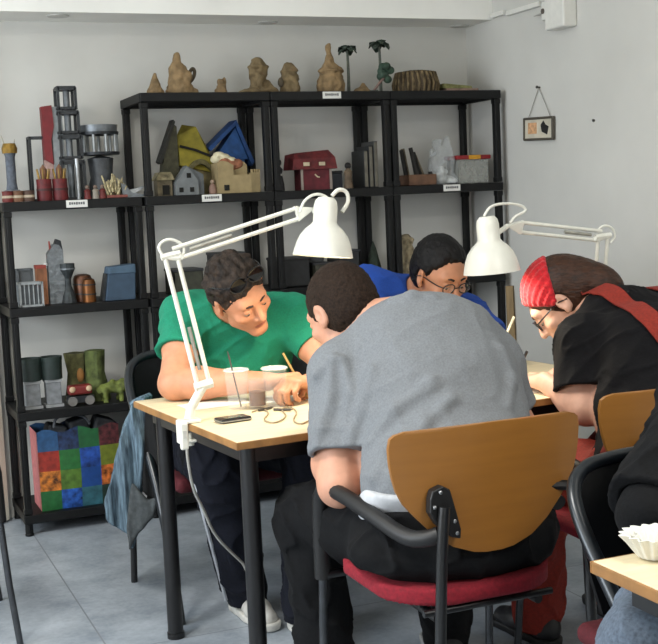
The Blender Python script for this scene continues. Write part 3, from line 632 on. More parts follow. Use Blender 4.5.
MB().prism([(-.068, 0), (.06, .0), (.066, .115), (-.05, .115)], -.04, .04).build('box', bb, t, bev=.003); MB().prism([(-.052, .112), (.068, .112), (.066, .15), (-.046, .142)], -.045, .045).build('lid', M('lid_blue', '445a6d', .7, var=.1), t, bev=.004)
MB().prism([(-.08, .0), (-.07, .0), (-.052, .112), (-.058, .115)], -.03, .03).build('flap', dmetal, t)
# second board
for u, lab in ((33, 'left grey model column under the green tubs'), (54, 'right grey model column under the green tubs')):
    t = putl('model_column', lab, 'model', u, 1, .09, 'grey columns')
    MB().bx(-.03, .032, -.03, .03, .012, .105).build('shaft', M('column_grey', '74777a', .7, var=.2, scale=40), t, bev=.003); MB().bx(-.036, .038, -.036, .036, 0, .012).build('plinth', M('plinth_grey', '8c8e8f', .7), t); MB().bx(-.034, .036, -.034, .034, .105, .116).build('capital', M('plinth_grey', '8c8e8f'), t)
    t2 = putl('plant_tub', ('left' if u < 40 else 'right')+' dark green round tub on a grey column', 'tub', u, 1, .09, 'dark green tubs'); t2.location.z += .1168
    MB().lathe([(.044, 0), (.046, .09), (.042, .09), (.042, .012), (0, .012)], n=26).build('tub', M('tub_green', '1e2a27', .55, var=.2), t2, smooth=True); MB().lathe([(.047, .078), (.048, .094), (.043, .094), (.043, .078), (.047, .078)], n=26).build('rim', M('tub_rim', '26332f', .5), t2, smooth=True)
t = putl('mossy_stump', 'left mossy brown model tree trunk', 'model', 79, 1, .19, 'mossy trunks')
MB().lathe([(.05, 0), (.04, .06), (.036, .12), (.045, .205), (0, .20)], n=20, mod=lambda a, z: 1+.12*math.sin(a*5)+.06*math.sin(a*9+z*40)).build('trunk', M('moss', '4b4a2c', .9, var=.6, scale=25, bump=.5), t, smooth=True)
MB().ball((.01, -.035, .11), .02, sc=(.8, .5, 1.6)).build('orange_knot', M('knot', '9a6d3b', .8), t, smooth=True)
t = putl('mossy_stump', 'right mossy green model tree trunk', 'model', 98, 1, .14, 'mossy trunks')
MB().lathe([(.056, 0), (.046, .06), (.038, .12), (.04, .215), (0, .22)], n=20, mod=lambda a, z: 1+.12*math.sin(a*4+1)+.06*math.sin(a*9+z*40)).build('trunk', M('moss_green', '47502a', .9, var=.6, scale=25, bump=.5), t, smooth=True)
t = putl('red_cart', 'dark red model wagon with two pale lamps in front of the trunks', 'model', 81, 1, .05)
MB().bx(-.05, .05, -.025, .03, .045, .085).build('body', M('cart_red', '6b1f1b', .6, var=.3), t, bev=.01); MB().bx(-.055, .055, -.022, .026, .012, .04).build('chassis', dmetal, t)
for x in (-.035, .035): MB().ball((x, -.027, .07), .013, sc=(1, .5, 1)).build('lamp', M('lamp_cream', 'c2a583', .5), t, smooth=True)
for x in (-.036, .036):
    for y in (-.02, .022): MB().cyl((x, y-.006, .02), (x, y+.006, .02), .02, n=14).build('wheel', M('wheel_grey', '6d6a66', .6), t)
t = putl('model_dragon', 'yellow green lumpy model crocodile at the right of the red wagon', 'model', 114, 1, .05)
f = Field().rc((-.05, 0, .055), (.05, 0, .06), .02, .026).rc((.04, 0, .07), (.07, 0, .085), .02, .012).rc((-.035, -.02, .05), (-.035, -.025, .0), .012, .01, .01).rc((.03, -.02, .05), (.03, -.025, .0), .012, .01, .01).rc((-.035, .02, .05), (-.035, .025, .0), .012, .01, .01).rc((.03, .02, .05), (.03, .025, .0), .012, .01, .01).rc((-.01, 0, .07), (.0, 0, .09), .012, .008, .01)
f.disp(folds(.005, (70,)*3)).cut(plane((0, 0, .001), (0, 0, -1)), .002)
sdf('body', f, (-.11, -.06, -.01), (.11, .06, .13), .004, M('croc', '545d28', .8, var=.5, scale=40), t)
# patchwork bag on the bottom board
t = thing('patchwork_bag', 'patchwork shopping bag in bright squares on the bottom board', 'bag', (-.338, .02, T[0]+.0008))
cols = ['244970', '182744', '1d5730', '3f1a1d', '812317', '205d2a', '1a3978', '697326', '93541a', '486624', '1a4281', '9a5223', '1c592a', '1a3e7c', '305d68', '1c2f26', 'cf7f80', '143055']
pm = [M(f'patch_{i}', [c, c, c][0], .5, var=.12 if i > 15 else [.2, .75, .15, .85, .3][i % 5], scale=[45, 38, 25, 50][i % 4]) for i, c in enumerate(cols)]
m = MB(); nx, nz = 12, 12; Wb, Hb, Db = .34, .335, .19
def bag_pt(i, j, y): 
    x = -Wb/2+Wb*i/nx; z = Hb*j/nz; bl = .018*math.sin(math.pi*i/nx)*math.sin(math.pi*min(1, j/nz*1.1)); return (x*(1+.04*z), y-bl if y < .1 else y+bl, z+(.01*math.sin(i*1.3) if j == nz else 0))
idx = {}
for j in range(nz+1):
    for i in range(nx+1): idx[i, j] = len(m.v); m.v.append(bag_pt(i, j, 0))
order = [12, 13, 14, 15, 8, 9, 10, 11, 4, 5, 6, 7, 0, 1, 2, 3]
for j in range(nz):
    for i in range(nx): m.f.append([idx[i, j], idx[i+1, j], idx[i+1, j+1], idx[i, j+1]]); m.mi.append(order[(j//3)*4+i//3])
o = len(m.v)
for j in range(nz+1):
    for i in range(nx+1): m.v.append(bag_pt(i, j, Db))
for j in range(nz):
    for i in range(nx): a = o+j*(nx+1)+i; m.f.append([a, a+nx+1, a+nx+2, a+1]); m.mi.append(order[(j//3)*4+i//3])
for j in range(nz):
    m.f.append([idx[0, j], idx[0, j+1], o+(j+1)*(nx+1), o+j*(nx+1)]); m.mi.append(16)
    m.f.append([idx[nx, j], o+j*(nx+1)+nx, o+(j+1)*(nx+1)+nx, idx[nx, j+1]]); m.mi.append(17)
for i in range(nx): m.f.append([idx[i, 0], o+i, o+i+1, idx[i+1, 0]]); m.mi.append(17)
m.build('sack', pm, t, smooth=True)
hm = M('bag_handle', '2e5f3c', .6)
for x in (-.02,):
    MB().tube([(-.1, -.004, .35), (-.09, -.01, .395), (-.02, -.012, .40), (.03, -.01, .385), (.05, -.004, .35)], .006, 6, 2).build('handle', M('bag_handle_dark', '3a3d42', .6), t, smooth=True)
for k, (x, z, lab) in enumerate(((-.09, .30, 'dark grey folded case sticking out of the bag at left'), (.02, .315, 'dark grey folded case sticking out of the bag centre'), (.11, .31, 'dark grey folded case sticking out of the bag at right'))):
    m = MB().box((0, 0, .06), (.085, .10, .12), Matrix.Rotation([.3, -.2, .35][k], 3, 'Y')); o = m.build('folded_case', M('case_dark', '2f3236', .6, var=.3, scale=30), bev=.012); o.location = (-.338+x, .115, T[0]+z-.068)
    tag(o, lab, 'case', 'folded cases in the patchwork bag')
t = putl('glossy_sheet', 'glossy white folded sheet on the bottom board edge beside the bag', 'paper', 96, 0, .02)
t.location = (-.115, .10, T[0]+.0008)
MB().prism([(-.05, 0), (.05, 0), (.052, .012), (.0, .02), (-.05, .004)], -.08, .06).build('sheet', M('sheet_white', 'b5b8ba', .3), t)
bpy.data.objects['patchwork_bag'].location.y = .03
# ------------------------------------------------------------------ tables
birch = M('birch_laminate', 'd6c8a6', .5, var=.06, scale=6, stretch=(1, 12, 1))
edge = M('wood_edge', '8a6234', .55, var=.2, scale=20); legm = M('table_leg_black', '0b0b0d', .4)
def table(label, x0, x1, y0, y1, inset, rz=0):
    t = thing('work_table', label, 'table', ((x0+x1)/2, (y0+y1)/2, 0), rz); hx, hy = (x1-x0)/2, (y1-y0)/2
    MB().bx(-hx, hx, -hy, hy, .7205, .74).build('tabletop', birch, t, bev=.002)
    m = MB()
    m.bx(-hx-.004, hx+.004, -hy-.004, -hy+.0, .7195, .7395).bx(-hx-.004, hx+.004, hy, hy+.004, .7195, .7395).bx(-hx-.004, -hx, -hy, hy, .7195, .7395).bx(hx, hx+.004, -hy, hy, .7195, .7395)
    m.build('edge_band', edge, t, bev=.002)
    m = MB(); e = .05
    for y in (-hy+e, hy-e): m.bx(-hx+e, hx-e, y-.012, y+.012, .674, .7155)
    for x in (-hx+e, hx-e): m.bx(x-.012, x+.012, -hy+e, hy-e, .674, .7155)
    m.build('underframe', legm, t)
    for sx in (-1, 1):
        for sy in (-1, 1):
            x = sx*(hx-inset[0]); y = sy*(hy-inset[1 if sy < 0 else 2])
            MB().cyl((x, y, 0), (x, y, .715), .024, n=20).cyl((x, y, 0), (x, y, .018), .027, n=20).build('leg', legm, t, smooth=True)
    return t
TX0, TY0, TD = -.369, -2.078, .806
table('pale birch topped work table where the four people sit', TX0, TX0+1.4, TY0, TY0+TD, (.055, .06, .10), math.radians(5))
table('pale wood table in the near right corner with the fluted white paper', -.14, 1.0, -4.05, -3.392, (.32, .06, .06))
# ------------------------------------------------------------------ chairs
ply = M('beech_ply', '8f5f26', .42, var=.05, scale=5, stretch=(1, 1, 9), bump=.02, coat=.1)
seatred = M('seat_red', '7a0e1f', .9, var=.15, scale=120, bump=.15); tubem = M('chair_tube_black', '101113', .3, spec=.6); rubber = M('black_plastic', '0c0c0d', .5)
chrome = M('screw_steel', 'a9abad', .3, .9)
def wood_chair(label, loc, rz):
    t = thing('armchair', label, 'chair', loc, rz, 'plywood backed armchairs')
    out = []
    half = [(-.0, .548), (.05, .552), (.10, .570), (.145, .603), (.180, .640), (.208, .670), (.228, .710), (.238, .755), (.241, .80), (.237, .822), (.222, .834), (.19, .838), (.0, .840)]
    prof = half+[(-x, z) for x, z in half[::-1][1:-1]]
    m = MB(); nx = 21
    # curved shell: rows from the outline, bent forward at the sides
    zs = [.548, .552, .560, .570, .585, .603, .625, .645, .675, .705, .735, .765, .785, .80, .812, .822, .830, .836, .839, .840]
    def wz(z):
        for (xa, za), (xb, zb) in zip(half, half[1:]):
            if za <= z <= zb: return xa+(xb-xa)*(z-za)/max(zb-za, 1e-9)
        return .19
    for side in (0, 1):
        for z in zs:
            ww = max(wz(z), .02)
            for i in range(nx):
                x = -ww+2*ww*i/(nx-1); y = -.24+.55*x*x-(.05*(z-.7))-(0 if side == 0 else -.011); m.v.append((x, y, z))
    R_ = len(zs); o = R_*nx
    for r in range(R_-1):
        for i in range(nx-1):
            a = r*nx+i; m.f.append([a, a+1, a+nx+1, a+nx]); m.f.append([o+a, o+a+nx, o+a+nx+1, o+a+1])
        for i in (0, nx-1): a = r*nx+i; m.f.append([a, a+nx, o+a+nx, o+a])
    for r in (0, R_-1):
        for i in range(nx-1): a = r*nx+i; m.f.append([a, a+1, o+a+1, o+a])
    m.mi = [0]*len(m.f); m.build('backrest', ply, t, smooth=True, bev=.003)
    f = Field().u(rbox((0, .015, .450), (.225, .235, .020), .019)).disp(lambda P: .03*np.clip(-P[:, 1]-.1, 0, 1)**2-.25*np.clip(np.abs(P[:, 0])-.12, 0, 1)**2*0)
    f.cut(lambda P: np.linalg.norm(np.maximum(np.abs(P[:, :2]-np.array([0, .015]))-np.array([.045, .055]), 0), axis=1)-.18)
    sdf('seat', f, (-.26, -.26, .39), (.26, .29, .51), .008, seatred, t)
    MB().bx(-.15, .15, -.15, .19, .413, .433).build('seat_shell', rubber, t, bev=.005)
    for s in (-1, 1):
        yb = -.24+.55*.135*.135-.012
        m = MB(); tear = [(-.030, .69), (-.024, .708), (.0, .716), (.018, .706), (.028, .67), (.042, .615), (.040, .594), (.020, .600), (-.016, .632), (-.032, .66)]
        if s > 0:
            p_ = MB().tube([(.224, -.245, .665), (.19, -.215, .668), (.14, -.212, .672)], .012, 8, 1).build('mount_plate', rubber, t, smooth=True)
            MB().tube([(.226, -.25, .675), (.228, -.254, .6), (.23, -.258, .45), (.235, -.265, .2), (.24, -.28, .0)], .0125, 12, 1).build('rear_leg', tubem, t, smooth=True)
        else:
            m.prism([(-.135-p[0]*-1.0, p[1]) for p in tear], yb-.012, yb+.012)
            p_ = m.build('mount_plate', rubber, t, bev=.003)
            for px, pz in ((-.006, .703), (-.021, .672), (.026, .635), (.031, .608)): MB().ball((-.135+px, yb-.013, pz), .0045, sc=(1, .5, 1)).build('screw', chrome, p_, smooth=True)
            MB().tube([(s*.137, yb-.02, .672), (s*.147, yb-.024, .6), (s*.158, yb-.028, .45), (s*.175, yb-.035, .2), (s*.19, yb-.05, .0)], .0125, 12, 1).build('rear_leg', tubem, t, smooth=True)
        MB().tube([(s*.145, -.25, .61), (s*.165, -.235, .60), (s*.195, -.19, .592), (s*.222, -.06, .625), (s*.235, .08, .643), (s*.238, .18, .640)] if s < 0 else [(.236, -.13, .60), (.237, -.09, .61), (s*.222, -.06, .625), (s*.235, .08, .643), (s*.238, .18, .640)], .019, 12, 2).build('armrest', rubber, t, smooth=True)
        MB().tube([(s*.238, .17, .640), (s*.240, .205, .60), (s*.238, .21, .40)], .021, 12, 1).build('arm_post', rubber, t, smooth=True)
        MB().tube([(s*.238, .21, .42), (s*.240, .225, .2), (s*.245, .245, .0)], .0105, 12).build('front_leg', M('leg_steel', '4b4d50', .3, .8), t, smooth=True)
    MB().cyl((-.236, .20, .41), (.236, .20, .41), .011, n=12).cyl((-.165, -.20, .42), (.165, -.20, .42), .008, n=12).cyl((-.13, -.2, .405), (-.13, .2, .41), .011, n=12).cyl((.13, -.2, .405), (.13, .2, .41), .011, n=12).build('under_rails', tubem, t, smooth=True)
    return t
ch = wood_chair('plywood-backed red armchair under the man in the grey shirt', (.070, -2.48, 0), 0)
dup(ch, (.715, -2.36, 0), math.radians(-3), 'plywood-backed armchair under the woman in the red headband')
dup(ch, (-1.035, -1.02, 0), math.radians(-90), 'armchair at the far left edge, only its black arm and leg in view')
backblk = M('chair_back_black', '08090b', .75, var=.2, scale=90, bump=.1, spec=.25)
def arch_chair(label, loc, rz):
    t = thing('arch_chair', label, 'chair', loc, rz, 'black arch-framed chairs')
    arc = [(.25, .29, .0), (.25, .22, .25), (.25, .12, .45), (.25, -.01, .60), (.248, -.10, .70), (.235, -.155, .765), (.20, -.185, .802), (.14, -.20, .818), (0, -.208, .822)]
    full = arc+[(-x, y, z) for x, y, z in arc[::-1][1:]]
    MB().tube(full, .0155, 14, 2).build('arch_frame', M('arch_tube', '1c2126', .28, .3, spec=.7), t, smooth=True)
    m = MB(); n = 14
    rows = [(.50, .226, -.0), (.60, .232, -.03), (.70, .226, -.112), (.765, .215, -.155), (.80, .19, -.185), (.814, .15, -.198)]
    rows = [(.50, .20, -.12), (.60, .222, -.14), (.70, .228, -.16), (.765, .216, -.175), (.80, .185, -.19), (.812, .14, -.20)]
    for side in (0, 1):
        for z, ww, y in rows:
            for i in range(n): x = -ww+2*ww*i/(n-1); m.v.append((x, y+.9*max(0, abs(x)-.08)**2*1.2-.012*side, z))
    o = len(rows)*n
    for r in range(len(rows)-1):
        for i in range(n-1): a = r*n+i; m.f += [[a, a+1, a+n+1, a+n], [o+a, o+a+n, o+a+n+1, o+a+1]]
        for i in (0, n-1): a = r*n+i; m.f.append([a, a+n, o+a+n, o+a])
    for r in (0, len(rows)-1):
        for i in range(n-1): a = r*n+i; m.f.append([a, a+1, o+a+1, o+a])
    m.mi = [0]*len(m.f); m.build('backrest', backblk, t, smooth=True)
    f = Field().u(rbox((0, .02, .432), (.215, .215, .026), .024)); sdf('seat', f, (-.24, -.22, .38), (.24, .26, .48), .008, M('seat_dark_red', '4c0f18', .85, var=.15, scale=100, bump=.1), t)
    for s in (-1, 1):
        MB().tube([(s*.235, .10, .40), (s*.235, -.08, .395), (s*.232, -.17, .37), (s*.232, -.205, .25), (s*.235, -.225, 0)], .012, 12, 1).build('rear_leg', tubem, t, smooth=True)
    MB().cyl((-.24, .09, .40), (.24, .09, .40), .01, n=10).cyl((-.23, -.13, .39), (.23, -.13, .39), .01, n=10).build('under_rails', tubem, t, smooth=True)
    return t
ac = arch_chair('black arch-framed chair in the near right corner, back to the work table', (.366, -3.085, 0), math.pi)
ac.scale = (1, 1, .935)
dup(ac, (-.070, -1.02, 0), math.pi+math.radians(5), 'black arch-framed chair under the man in green, jacket hung on it').scale = (1, 1, 1)
dup(ac, (.70, -.95, 0), math.pi, 'black arch-framed chair hidden behind the grey shirt under the man in blue').scale = (1, 1, 1)
# ------------------------------------------------------------------ desk lamps
lw = M('lamp_white', 'dcdcd2', .35, var=.02); bulbm = M('bulb_glow', 'fff3d6', .4, emit=9, var=.0)
def bar2(t, a, b, sep, r=.0065, name='arm_bar'):
    a, b, sep = Vector(a), Vector(b), Vector(sep)
    for s in (-.5, .5): MB().cyl(a+sep*s, b+sep*s, r, n=10).build(name, lw, t, smooth=True)
    MB().tube([a.lerp(b, .12), a.lerp(b, .3), a.lerp(b, .45)], .0055, 8).build('spring', M('spring_grey', 'a8a79e', .4, .5), t, smooth=True)
def lamp(label, base, elbow, wrist, neck, rimc, power):
    base, elbow, wrist, neck, rimc = map(Vector, (base, elbow, wrist, neck, rimc))
    t = thing('desk_lamp', label, 'lamp', base); B = base
    L_ = lambda p: Vector(p)-B
    sgn = 1 if base.x < .3 else -1
    # clamp around the table edge
    MB().bx(-.015, .045, -.02, .02, 0, .010).bx(-.020, -.012, -.015, .015, -.055, .010).bx(-.015, .03, -.015, .015, -.055, -.047).cyl((.015, 0, -.055), (.015, 0, -.029), .005).cyl((.015, 0, -.065), (.015, 0, -.055), .011).build('clamp', lw, t, bev=.003) if sgn > 0 else MB().bx(-.045, .015, -.02, .02, 0, .012).bx(.012, .024, -.02, .02, -.075, .012).bx(-.03, .015, -.02, .02, -.075, -.063).cyl((-.015, 0, -.075), (-.015, 0, -.029), .006).cyl((-.015, 0, -.085), (-.015, 0, -.075), .014).build('clamp', lw, t, bev=.003)
    piv = Vector((sgn*(.062 if sgn > 0 else .02), 0, .10))
    MB().cyl((sgn*.016, 0, .010), (sgn*.024, 0, .05), .015, .012).build('socket', lw, t, smooth=True)
    d1 = (L_(elbow)-piv).normalized(); d2 = (L_(wrist)-L_(elbow)).normalized(); nrm_ = d1.cross(d2).normalized()
    s1 = nrm_.cross(d1).normalized()*.034; s2 = nrm_.cross(d2).normalized()*.030
    def plate(c, r, name):
        u_ = nrm_
        MB().cyl(Vector(c)-u_*.006, Vector(c)+u_*.006, r, n=18).build(name, lw, t, bev=.002)
    m = MB(); m.cyl(piv-s1*.75, piv+s1*.75, .014, n=8).cyl(Vector((sgn*.022, 0, .04)), piv, .013, n=10).build('pivot', lw, t, smooth=True)
    bar2(t, piv, L_(elbow), s1); 
    E_ = L_(elbow); MB().cyl(E_-s1*.8, E_+s1*.8, .009, n=8).cyl(E_-s1*.5, E_+s2*.5+d2*.02, .008, n=8).cyl(E_+s1*.6, E_+s2*.6+d2*.03, .008, n=8).build('elbow_joint', lw, t, smooth=True)
    bar2(t, E_+d2*.01, L_(wrist), s2, .006)
    W_ = L_(wrist); MB().prism([(0, 0), (1, 0), (1, 1)], 0, 1) ; m = MB(); u_ = nrm_*.008
    tri = [W_-s2*.75-d2*.01, W_+s2*.75-d2*.01, W_+d2*.05]
    m.v = [tuple(p-u_) for p in tri]+[tuple(p+u_) for p in tri]; m.f = [[0, 1, 2], [5, 4, 3], [0, 3, 4, 1], [1, 4, 5, 2], [2, 5, 3, 0]]; m.mi = [0]*5; m.build('wrist_plate', lw, t, bev=.002)
    ax = (rimc-neck).normalized(); Nk = L_(neck); Rm = L_(rimc)
    MB().cyl(W_+d2*.04, Nk+ax*.06, .008, n=8).build('head_stem', lw, t, smooth=True)
    H = (rimc-neck).length
    prof = [(0, -.008), (.022, -.008), (.031, .002), (.034, .018), (.034, .062), (.040, .070), (.054, .082), (.068, .100), (.077, .122), (.0835, H-.012), (.086, H), (.0835, H), (.0805, H-.012), (.074, .123), (.065, .102), (.051, .085), (.037, .073), (.0, .072)]
    MB().lathe(prof, Nk, 40, axis=ax).build('shade', lw, t, smooth=True)
    o = MB().lathe([(0, .074), (.012, .074), (.013, .09), (.026, .112), (.028, .128), (.018, .145), (0, .150)], Nk, 20, axis=ax).build('bulb', bulbm, t, smooth=True)
    li = bpy.data.lights.new('lamp_light', 'SPOT'); li.energy = power; li.color = (1, .9, .72); li.shadow_soft_size = .03; li.spot_size = math.radians(150); li.spot_blend = .4
    lo = bpy.data.objects.new('lamp_light', li); COL.objects.link(lo); lo.parent = t; lo.location = Nk+ax*.158; lo.rotation_euler = ax.to_track_quat('-Z', 'Y').to_euler()
    side = nrm_ if nrm_.dot(Vector(tuple(_F))) < 0 else -nrm_
    return t, L_, Nk, ax, E_, W_, d1, d2
la = lamp('white desk lamp clamped at the left table end, arm over the green shirt man', (-.374, -1.80, .7408), (-.382, -1.79, 1.205), (-.008, -1.808, 1.303), (.066, -1.832, 1.335), (.046, -1.838, 1.178), 12)
t, L_, Nk, ax, E_, W_, d1, d2 = la
def P3(u, v, Y): return Vector(at(u, v, Y))
MB().tube([L_(P3(u, v, -1.79)) for u, v in ((163, 256), (157, 246), (168, 238), (182, 243), (185, 252), (178, 262))], .0042, 8, 2).build('cable_loop', lw, t, smooth=True)
MB().tube([L_(P3(u, v, -1.83)) for u, v in ((300, 212), (304, 200), (316, 193), (328, 197), (330, 205))], .004, 8, 2).build('cable_loop', lw, t, smooth=True)
MB().tube([L_(P3(u, v, -1.83)) for u, v in ((332, 196), (338, 189), (347, 191), (349, 202), (342, 212))], .006, 8, 2).build('head_handle', lw, t, smooth=True)
t, L_, Nk, ax, E_, W_, d1, d2 = lamp('white desk lamp clamped at the right table end over the woman in the red headband', (1.046, -1.74, .7408), (1.0, -1.83, 1.185), (.70, -1.825, 1.228), (.580, -1.84, 1.258), (.590, -1.843, 1.098), 8)
MB().tube([L_(P3(u, v, -1.835)) for u, v in ((484, 216), (490, 206), (505, 203), (522, 205), (527, 211), (515, 216), (510, 223))], .0042, 8, 2).build('cable_loop', lw, t, smooth=True)
MB().tube([L_(P3(u, v, -1.83)) for u, v in ((596, 232), (603, 225), (612, 227), (616, 236), (610, 243))], .004, 8, 2).build('cable_loop', lw, t, smooth=True)
# lamp cable with its inline plug
tag(MB().tube([P3(185, 424, -1.86), P3(186, 440, -1.87), P3(188, 462, -1.86), P3(193, 490, -1.83), P3(203, 508, -1.78), P3(214, 535, -1.75), P3(235, 556, -1.7), P3(246, 566, -1.66), P3(250, 588, -1.62), P3(252, 620, -1.58), P3(258, 640, -1.5)]+[tuple(atz(262, 648, .004))], .0042, 8, 2).build('power_cable', M('cable_pale', 'a3a19a', .5), smooth=True), 'pale lamp cable hanging from the left table end past the navy trousers to the floor', 'cable')
pb = P3(184, 436, -1.90); t = thing('cable_switch', 'white inline switch box on the lamp cable below the table edge', 'switch', pb)
MB().box((0, 0, 0), (.022, .016, .075)).build('housing', lw, t, bev=.005); MB().box((0, -.009, .005), (.010, .003, .02)).build('rocker', M('rocker_grey', 'b9b8b0', .5), t)
# ------------------------------------------------------------------ on the table
cupm = bpy.data.materials.new('clear_plastic_cup'); cupm.use_nodes = True; b = cupm.node_tree.nodes['Principled BSDF']
b.inputs['Base Color'].default_value = (.92, .93, .92, 1); b.inputs['Roughness'].default_value = .12; b.inputs['Alpha'].default_value = .07; b.inputs['Specular IOR Level'].default_value = .7
TZ = .7408
def cup(u, v, label, h=.115, r=.036):
    p = atz(u, v, TZ); t = thing('plastic_cup', label, 'cup', p, group='clear plastic cups')
    MB().lathe([(0, .001), (r*.72, .001), (r*.8, .03), (r, h), (r-.0016, h), (r*.8-.0016, .03), (r*.7, .003), (0, .003)], n=28).build('cup', cupm, t, smooth=True)
    MB().lathe([(r+.0005, h-.003), (r+.003, h), (r+.0005, h+.003), (r-.0015, h)], n=28).build('rim', M('cup_rim', 'e6e6e0', .25, alpha=.35), t, smooth=True); return t, p
t, p = cup(238, 409, 'clear plastic cup holding a thin brush, left of the amber jar')
tag(MB().cyl(Vector(p)+Vector((.01, 0, .006)), Vector(p)+Vector((-.018, .0, .15)), .0022, n=6).cyl(Vector(p)+Vector((-.018, .0, .15)), Vector(p)+Vector((-.0225, .0, .172)), .0032, .0008, n=6).build('thin_brush', M('brush_dark', '4a4540', .5)), 'thin dark brush standing in the left plastic cup', 'brush')
cup(276, 407, 'clear plastic cup right of the amber jar, in front of the hands', .115, .037)
p = atz(258, 408, TZ); t = thing('glass_jar', 'small jar half full of amber brown water between the cups', 'jar', p)
MB().lathe([(0, .001), (.026, .001), (.027, .01), (.027, .085), (.025, .085), (.025, .008), (0, .006)], n=26).build('jar', cupm, t, smooth=True)
MB().lathe([(0, .009), (.0235, .009), (.0235, .05), (0, .05)], n=24).build('liquid', M('amber', '5a300e', .3, var=.3, scale=40), t, smooth=True)
p = atz(233, 421, TZ); t = thing('phone', 'small black phone with a green lit screen on the table edge', 'phone', p, math.radians(8))
MB().bx(-.045, .045, -.026, .026, 0, .012).build('body', M('phone_black', '111214', .3), t, bev=.003); MB().bx(-.046, .046, -.027, .027, .003, .007).build('bezel', M('phone_silver', '9a9c9c', .3, .8), t, bev=.001); MB().bx(-.030, .025, -.019, .019, .0118, .0126).build('screen', M('phone_screen', '1c4a3c', .15, emit=.15), t)
paper = M('paper_white', 'e4e0d2', .8, var=.03)
def sheet(u, v, w_, d_, rz, label, z=TZ, mat=None, grp=None):
    p = atz(u, v, z); t = MB().bx(-w_/2, w_/2, -d_/2, d_/2, 0, .0008).build('paper_sheet', mat or paper); t.location = p; t.rotation_euler = (0, 0, rz); return tag(t, label, 'paper', grp)
sheet(215, 404, .20, .12, .1, 'white paper sheet under the green shirt man forearm')
sheet(285, 398, .15, .13, -.15, 'drawing paper under the green shirt man hands')
s_ = sheet(525, 384, .21, .297, .12, 'white drawing sheet under the woman hand at the right table end')
sheet(500, 376, .20, .28, -.25, 'cream sheet beside the woman drawing sheet', z=TZ+.001, mat=M('paper_cream', 'd8c9a0', .8))
# earphone wire in loops
pts = [atz(u, v, TZ+.0025) for u, v in ((252, 412), (262, 408), (270, 413), (262, 420), (275, 424), (288, 416), (280, 409), (290, 406), (298, 412), (292, 420), (300, 425), (310, 420))]
tag(MB().tube(pts, .0022, 6, 2).build('earphone_wire', M('wire_beige', '8f7f63', .6), smooth=True), 'thin beige earphone wire looped on the table by the cups', 'wire')
for k, (u, v, rz, lab) in enumerate(((266, 410, .4, 'dark pencil stub lying by the earphone wire'), (283, 411, -.7, 'short dark pen lying right of the earphone loops'))):
    p = atz(u, v, TZ); m = MB().cyl((-.028, 0, .004), (.02, 0, .004), .0038, n=8).cyl((.02, 0, .004), (.03, 0, .004), .0038, .0006, n=8); o = m.build('pencil', M('pencil_dark', '35302a', .5)); o.location = p; o.rotation_euler = (0, 0, rz); tag(o, lab, 'pencil')
# fluted paper on the near table
p = atz(655, 557, TZ); t = thing('paper_case', 'fluted crumpled white paper case on the near right table', 'paper case', p)
m = MB(); mod = lambda a, z: 1+(.10*math.sin(16*a)+.05*math.sin(7*a+1)+.04*math.sin(3*a))*min(1, .3+z*16)
m.lathe([(0, .002), (.026, .002), (.032, .01), (.043, .028), (.052, .040), (.050, .0405), (.041, .030), (.030, .012), (.024, .004), (0, .004)], n=110, mod=mod); m.build('case', M('case_white', 'd9d9d2', .8, var=.04), t)
m = MB(); m.lathe([(0, .004), (.02, .005), (.03, .018), (.034, .034), (.032, .034), (.02, .016), (0, .008)], n=90, mod=lambda a, z: 1+.14*math.sin(11*a+.6)+.07*math.sin(5*a)); m.build('inner_case', M('case_white', 'd9d9d2'), t)
# ------------------------------------------------------------------ people
V3 = lambda *a: np.array(a, float)
def crease(amp, sc, off=0.):
    sc = np.asarray(sc, float); K = np.array([[.8, .6, 0], [-.36, .48, .8], [.48, -.64, .6]]); return lambda P: amp*(.35-(1-np.abs(vnoise((P@K)*sc+off+.7*vnoise(P*7+off)[:, None])))**4)
def frame_of(fwd, up=(0, 0, 1)):
    f = nrm(fwd); r = nrm(np.cross(f, up)); u = np.cross(r, f); return np.stack([r, f, u], 1)
def head_field():
    f = Field()
    f.el((0, -.018, .038), (.074, .096, .092)).el((0, .03, .0), (.063, .066, .085), None, .03).el((0, .034, -.055), (.05, .058, .058), None, .03)
    f.rc((-.012, .078, -.098), (.012, .078, -.098), .019, .019, .02)                       # chin
    f.rc((-.045, .02, -.07), (.0, .07, -.1), .02, .016, .02).rc((.045, .02, -.07), (.0, .07, -.1), .02, .016, .02)
    f.rc((-.036, .078, .036), (.036, .078, .036), .013, .013, .02)                         # brow
    for s in (-1, 1):
        f.sub(ell((s*.031, .102, .012), (.02, .018, .014)), .016)
        f.el((s*.045, .066, -.018), (.02, .018, .016), None, .02)                          # cheekbone
        f.el((s*.032, .0815, .0145), (.0158, .0128, .0105), None, .003)                       # lids over the eyeball
    f.rc((0, .088, .022), (0, .112, -.022), .0085, .012, .008)
    for s in (-1, 1): f.el((s*.013, .099, -.026), (.0085, .011, .0085), None, .006)
    f.el((0, .086, -.05), (.025, .014, .018), None, .015)
    f.rc((-.02, .089, -.0535), (.02, .089, -.0535), .0058, .0058, .004).rc((-.016, .089, -.0645), (.016, .089, -.0645), .0066, .0066, .004)
    f.sub(rcone((-.023, .099, -.0588), (.023, .099, -.0588), .0024), .003)
    for s in (-1, 1):
        E = frame_of((s*.75, .65, .0)); E2 = np.stack([nrm((s*.94, -.35, 0)), nrm((s*.35, .94, -.15)), np.cross(nrm((s*.94, -.35, 0)), nrm((s*.35, .94, -.15)))], 1)
        f.el((s*.079, -.004, .004), (.009, .02, .033), E2, .008); f.sub(ell((s*.088, .002, .006), (.007, .011, .019), E2), .005)
        f.el((s*.077, .003, -.024), (.007, .009, .011), None, .005)
    return f
HEADF = head_field()
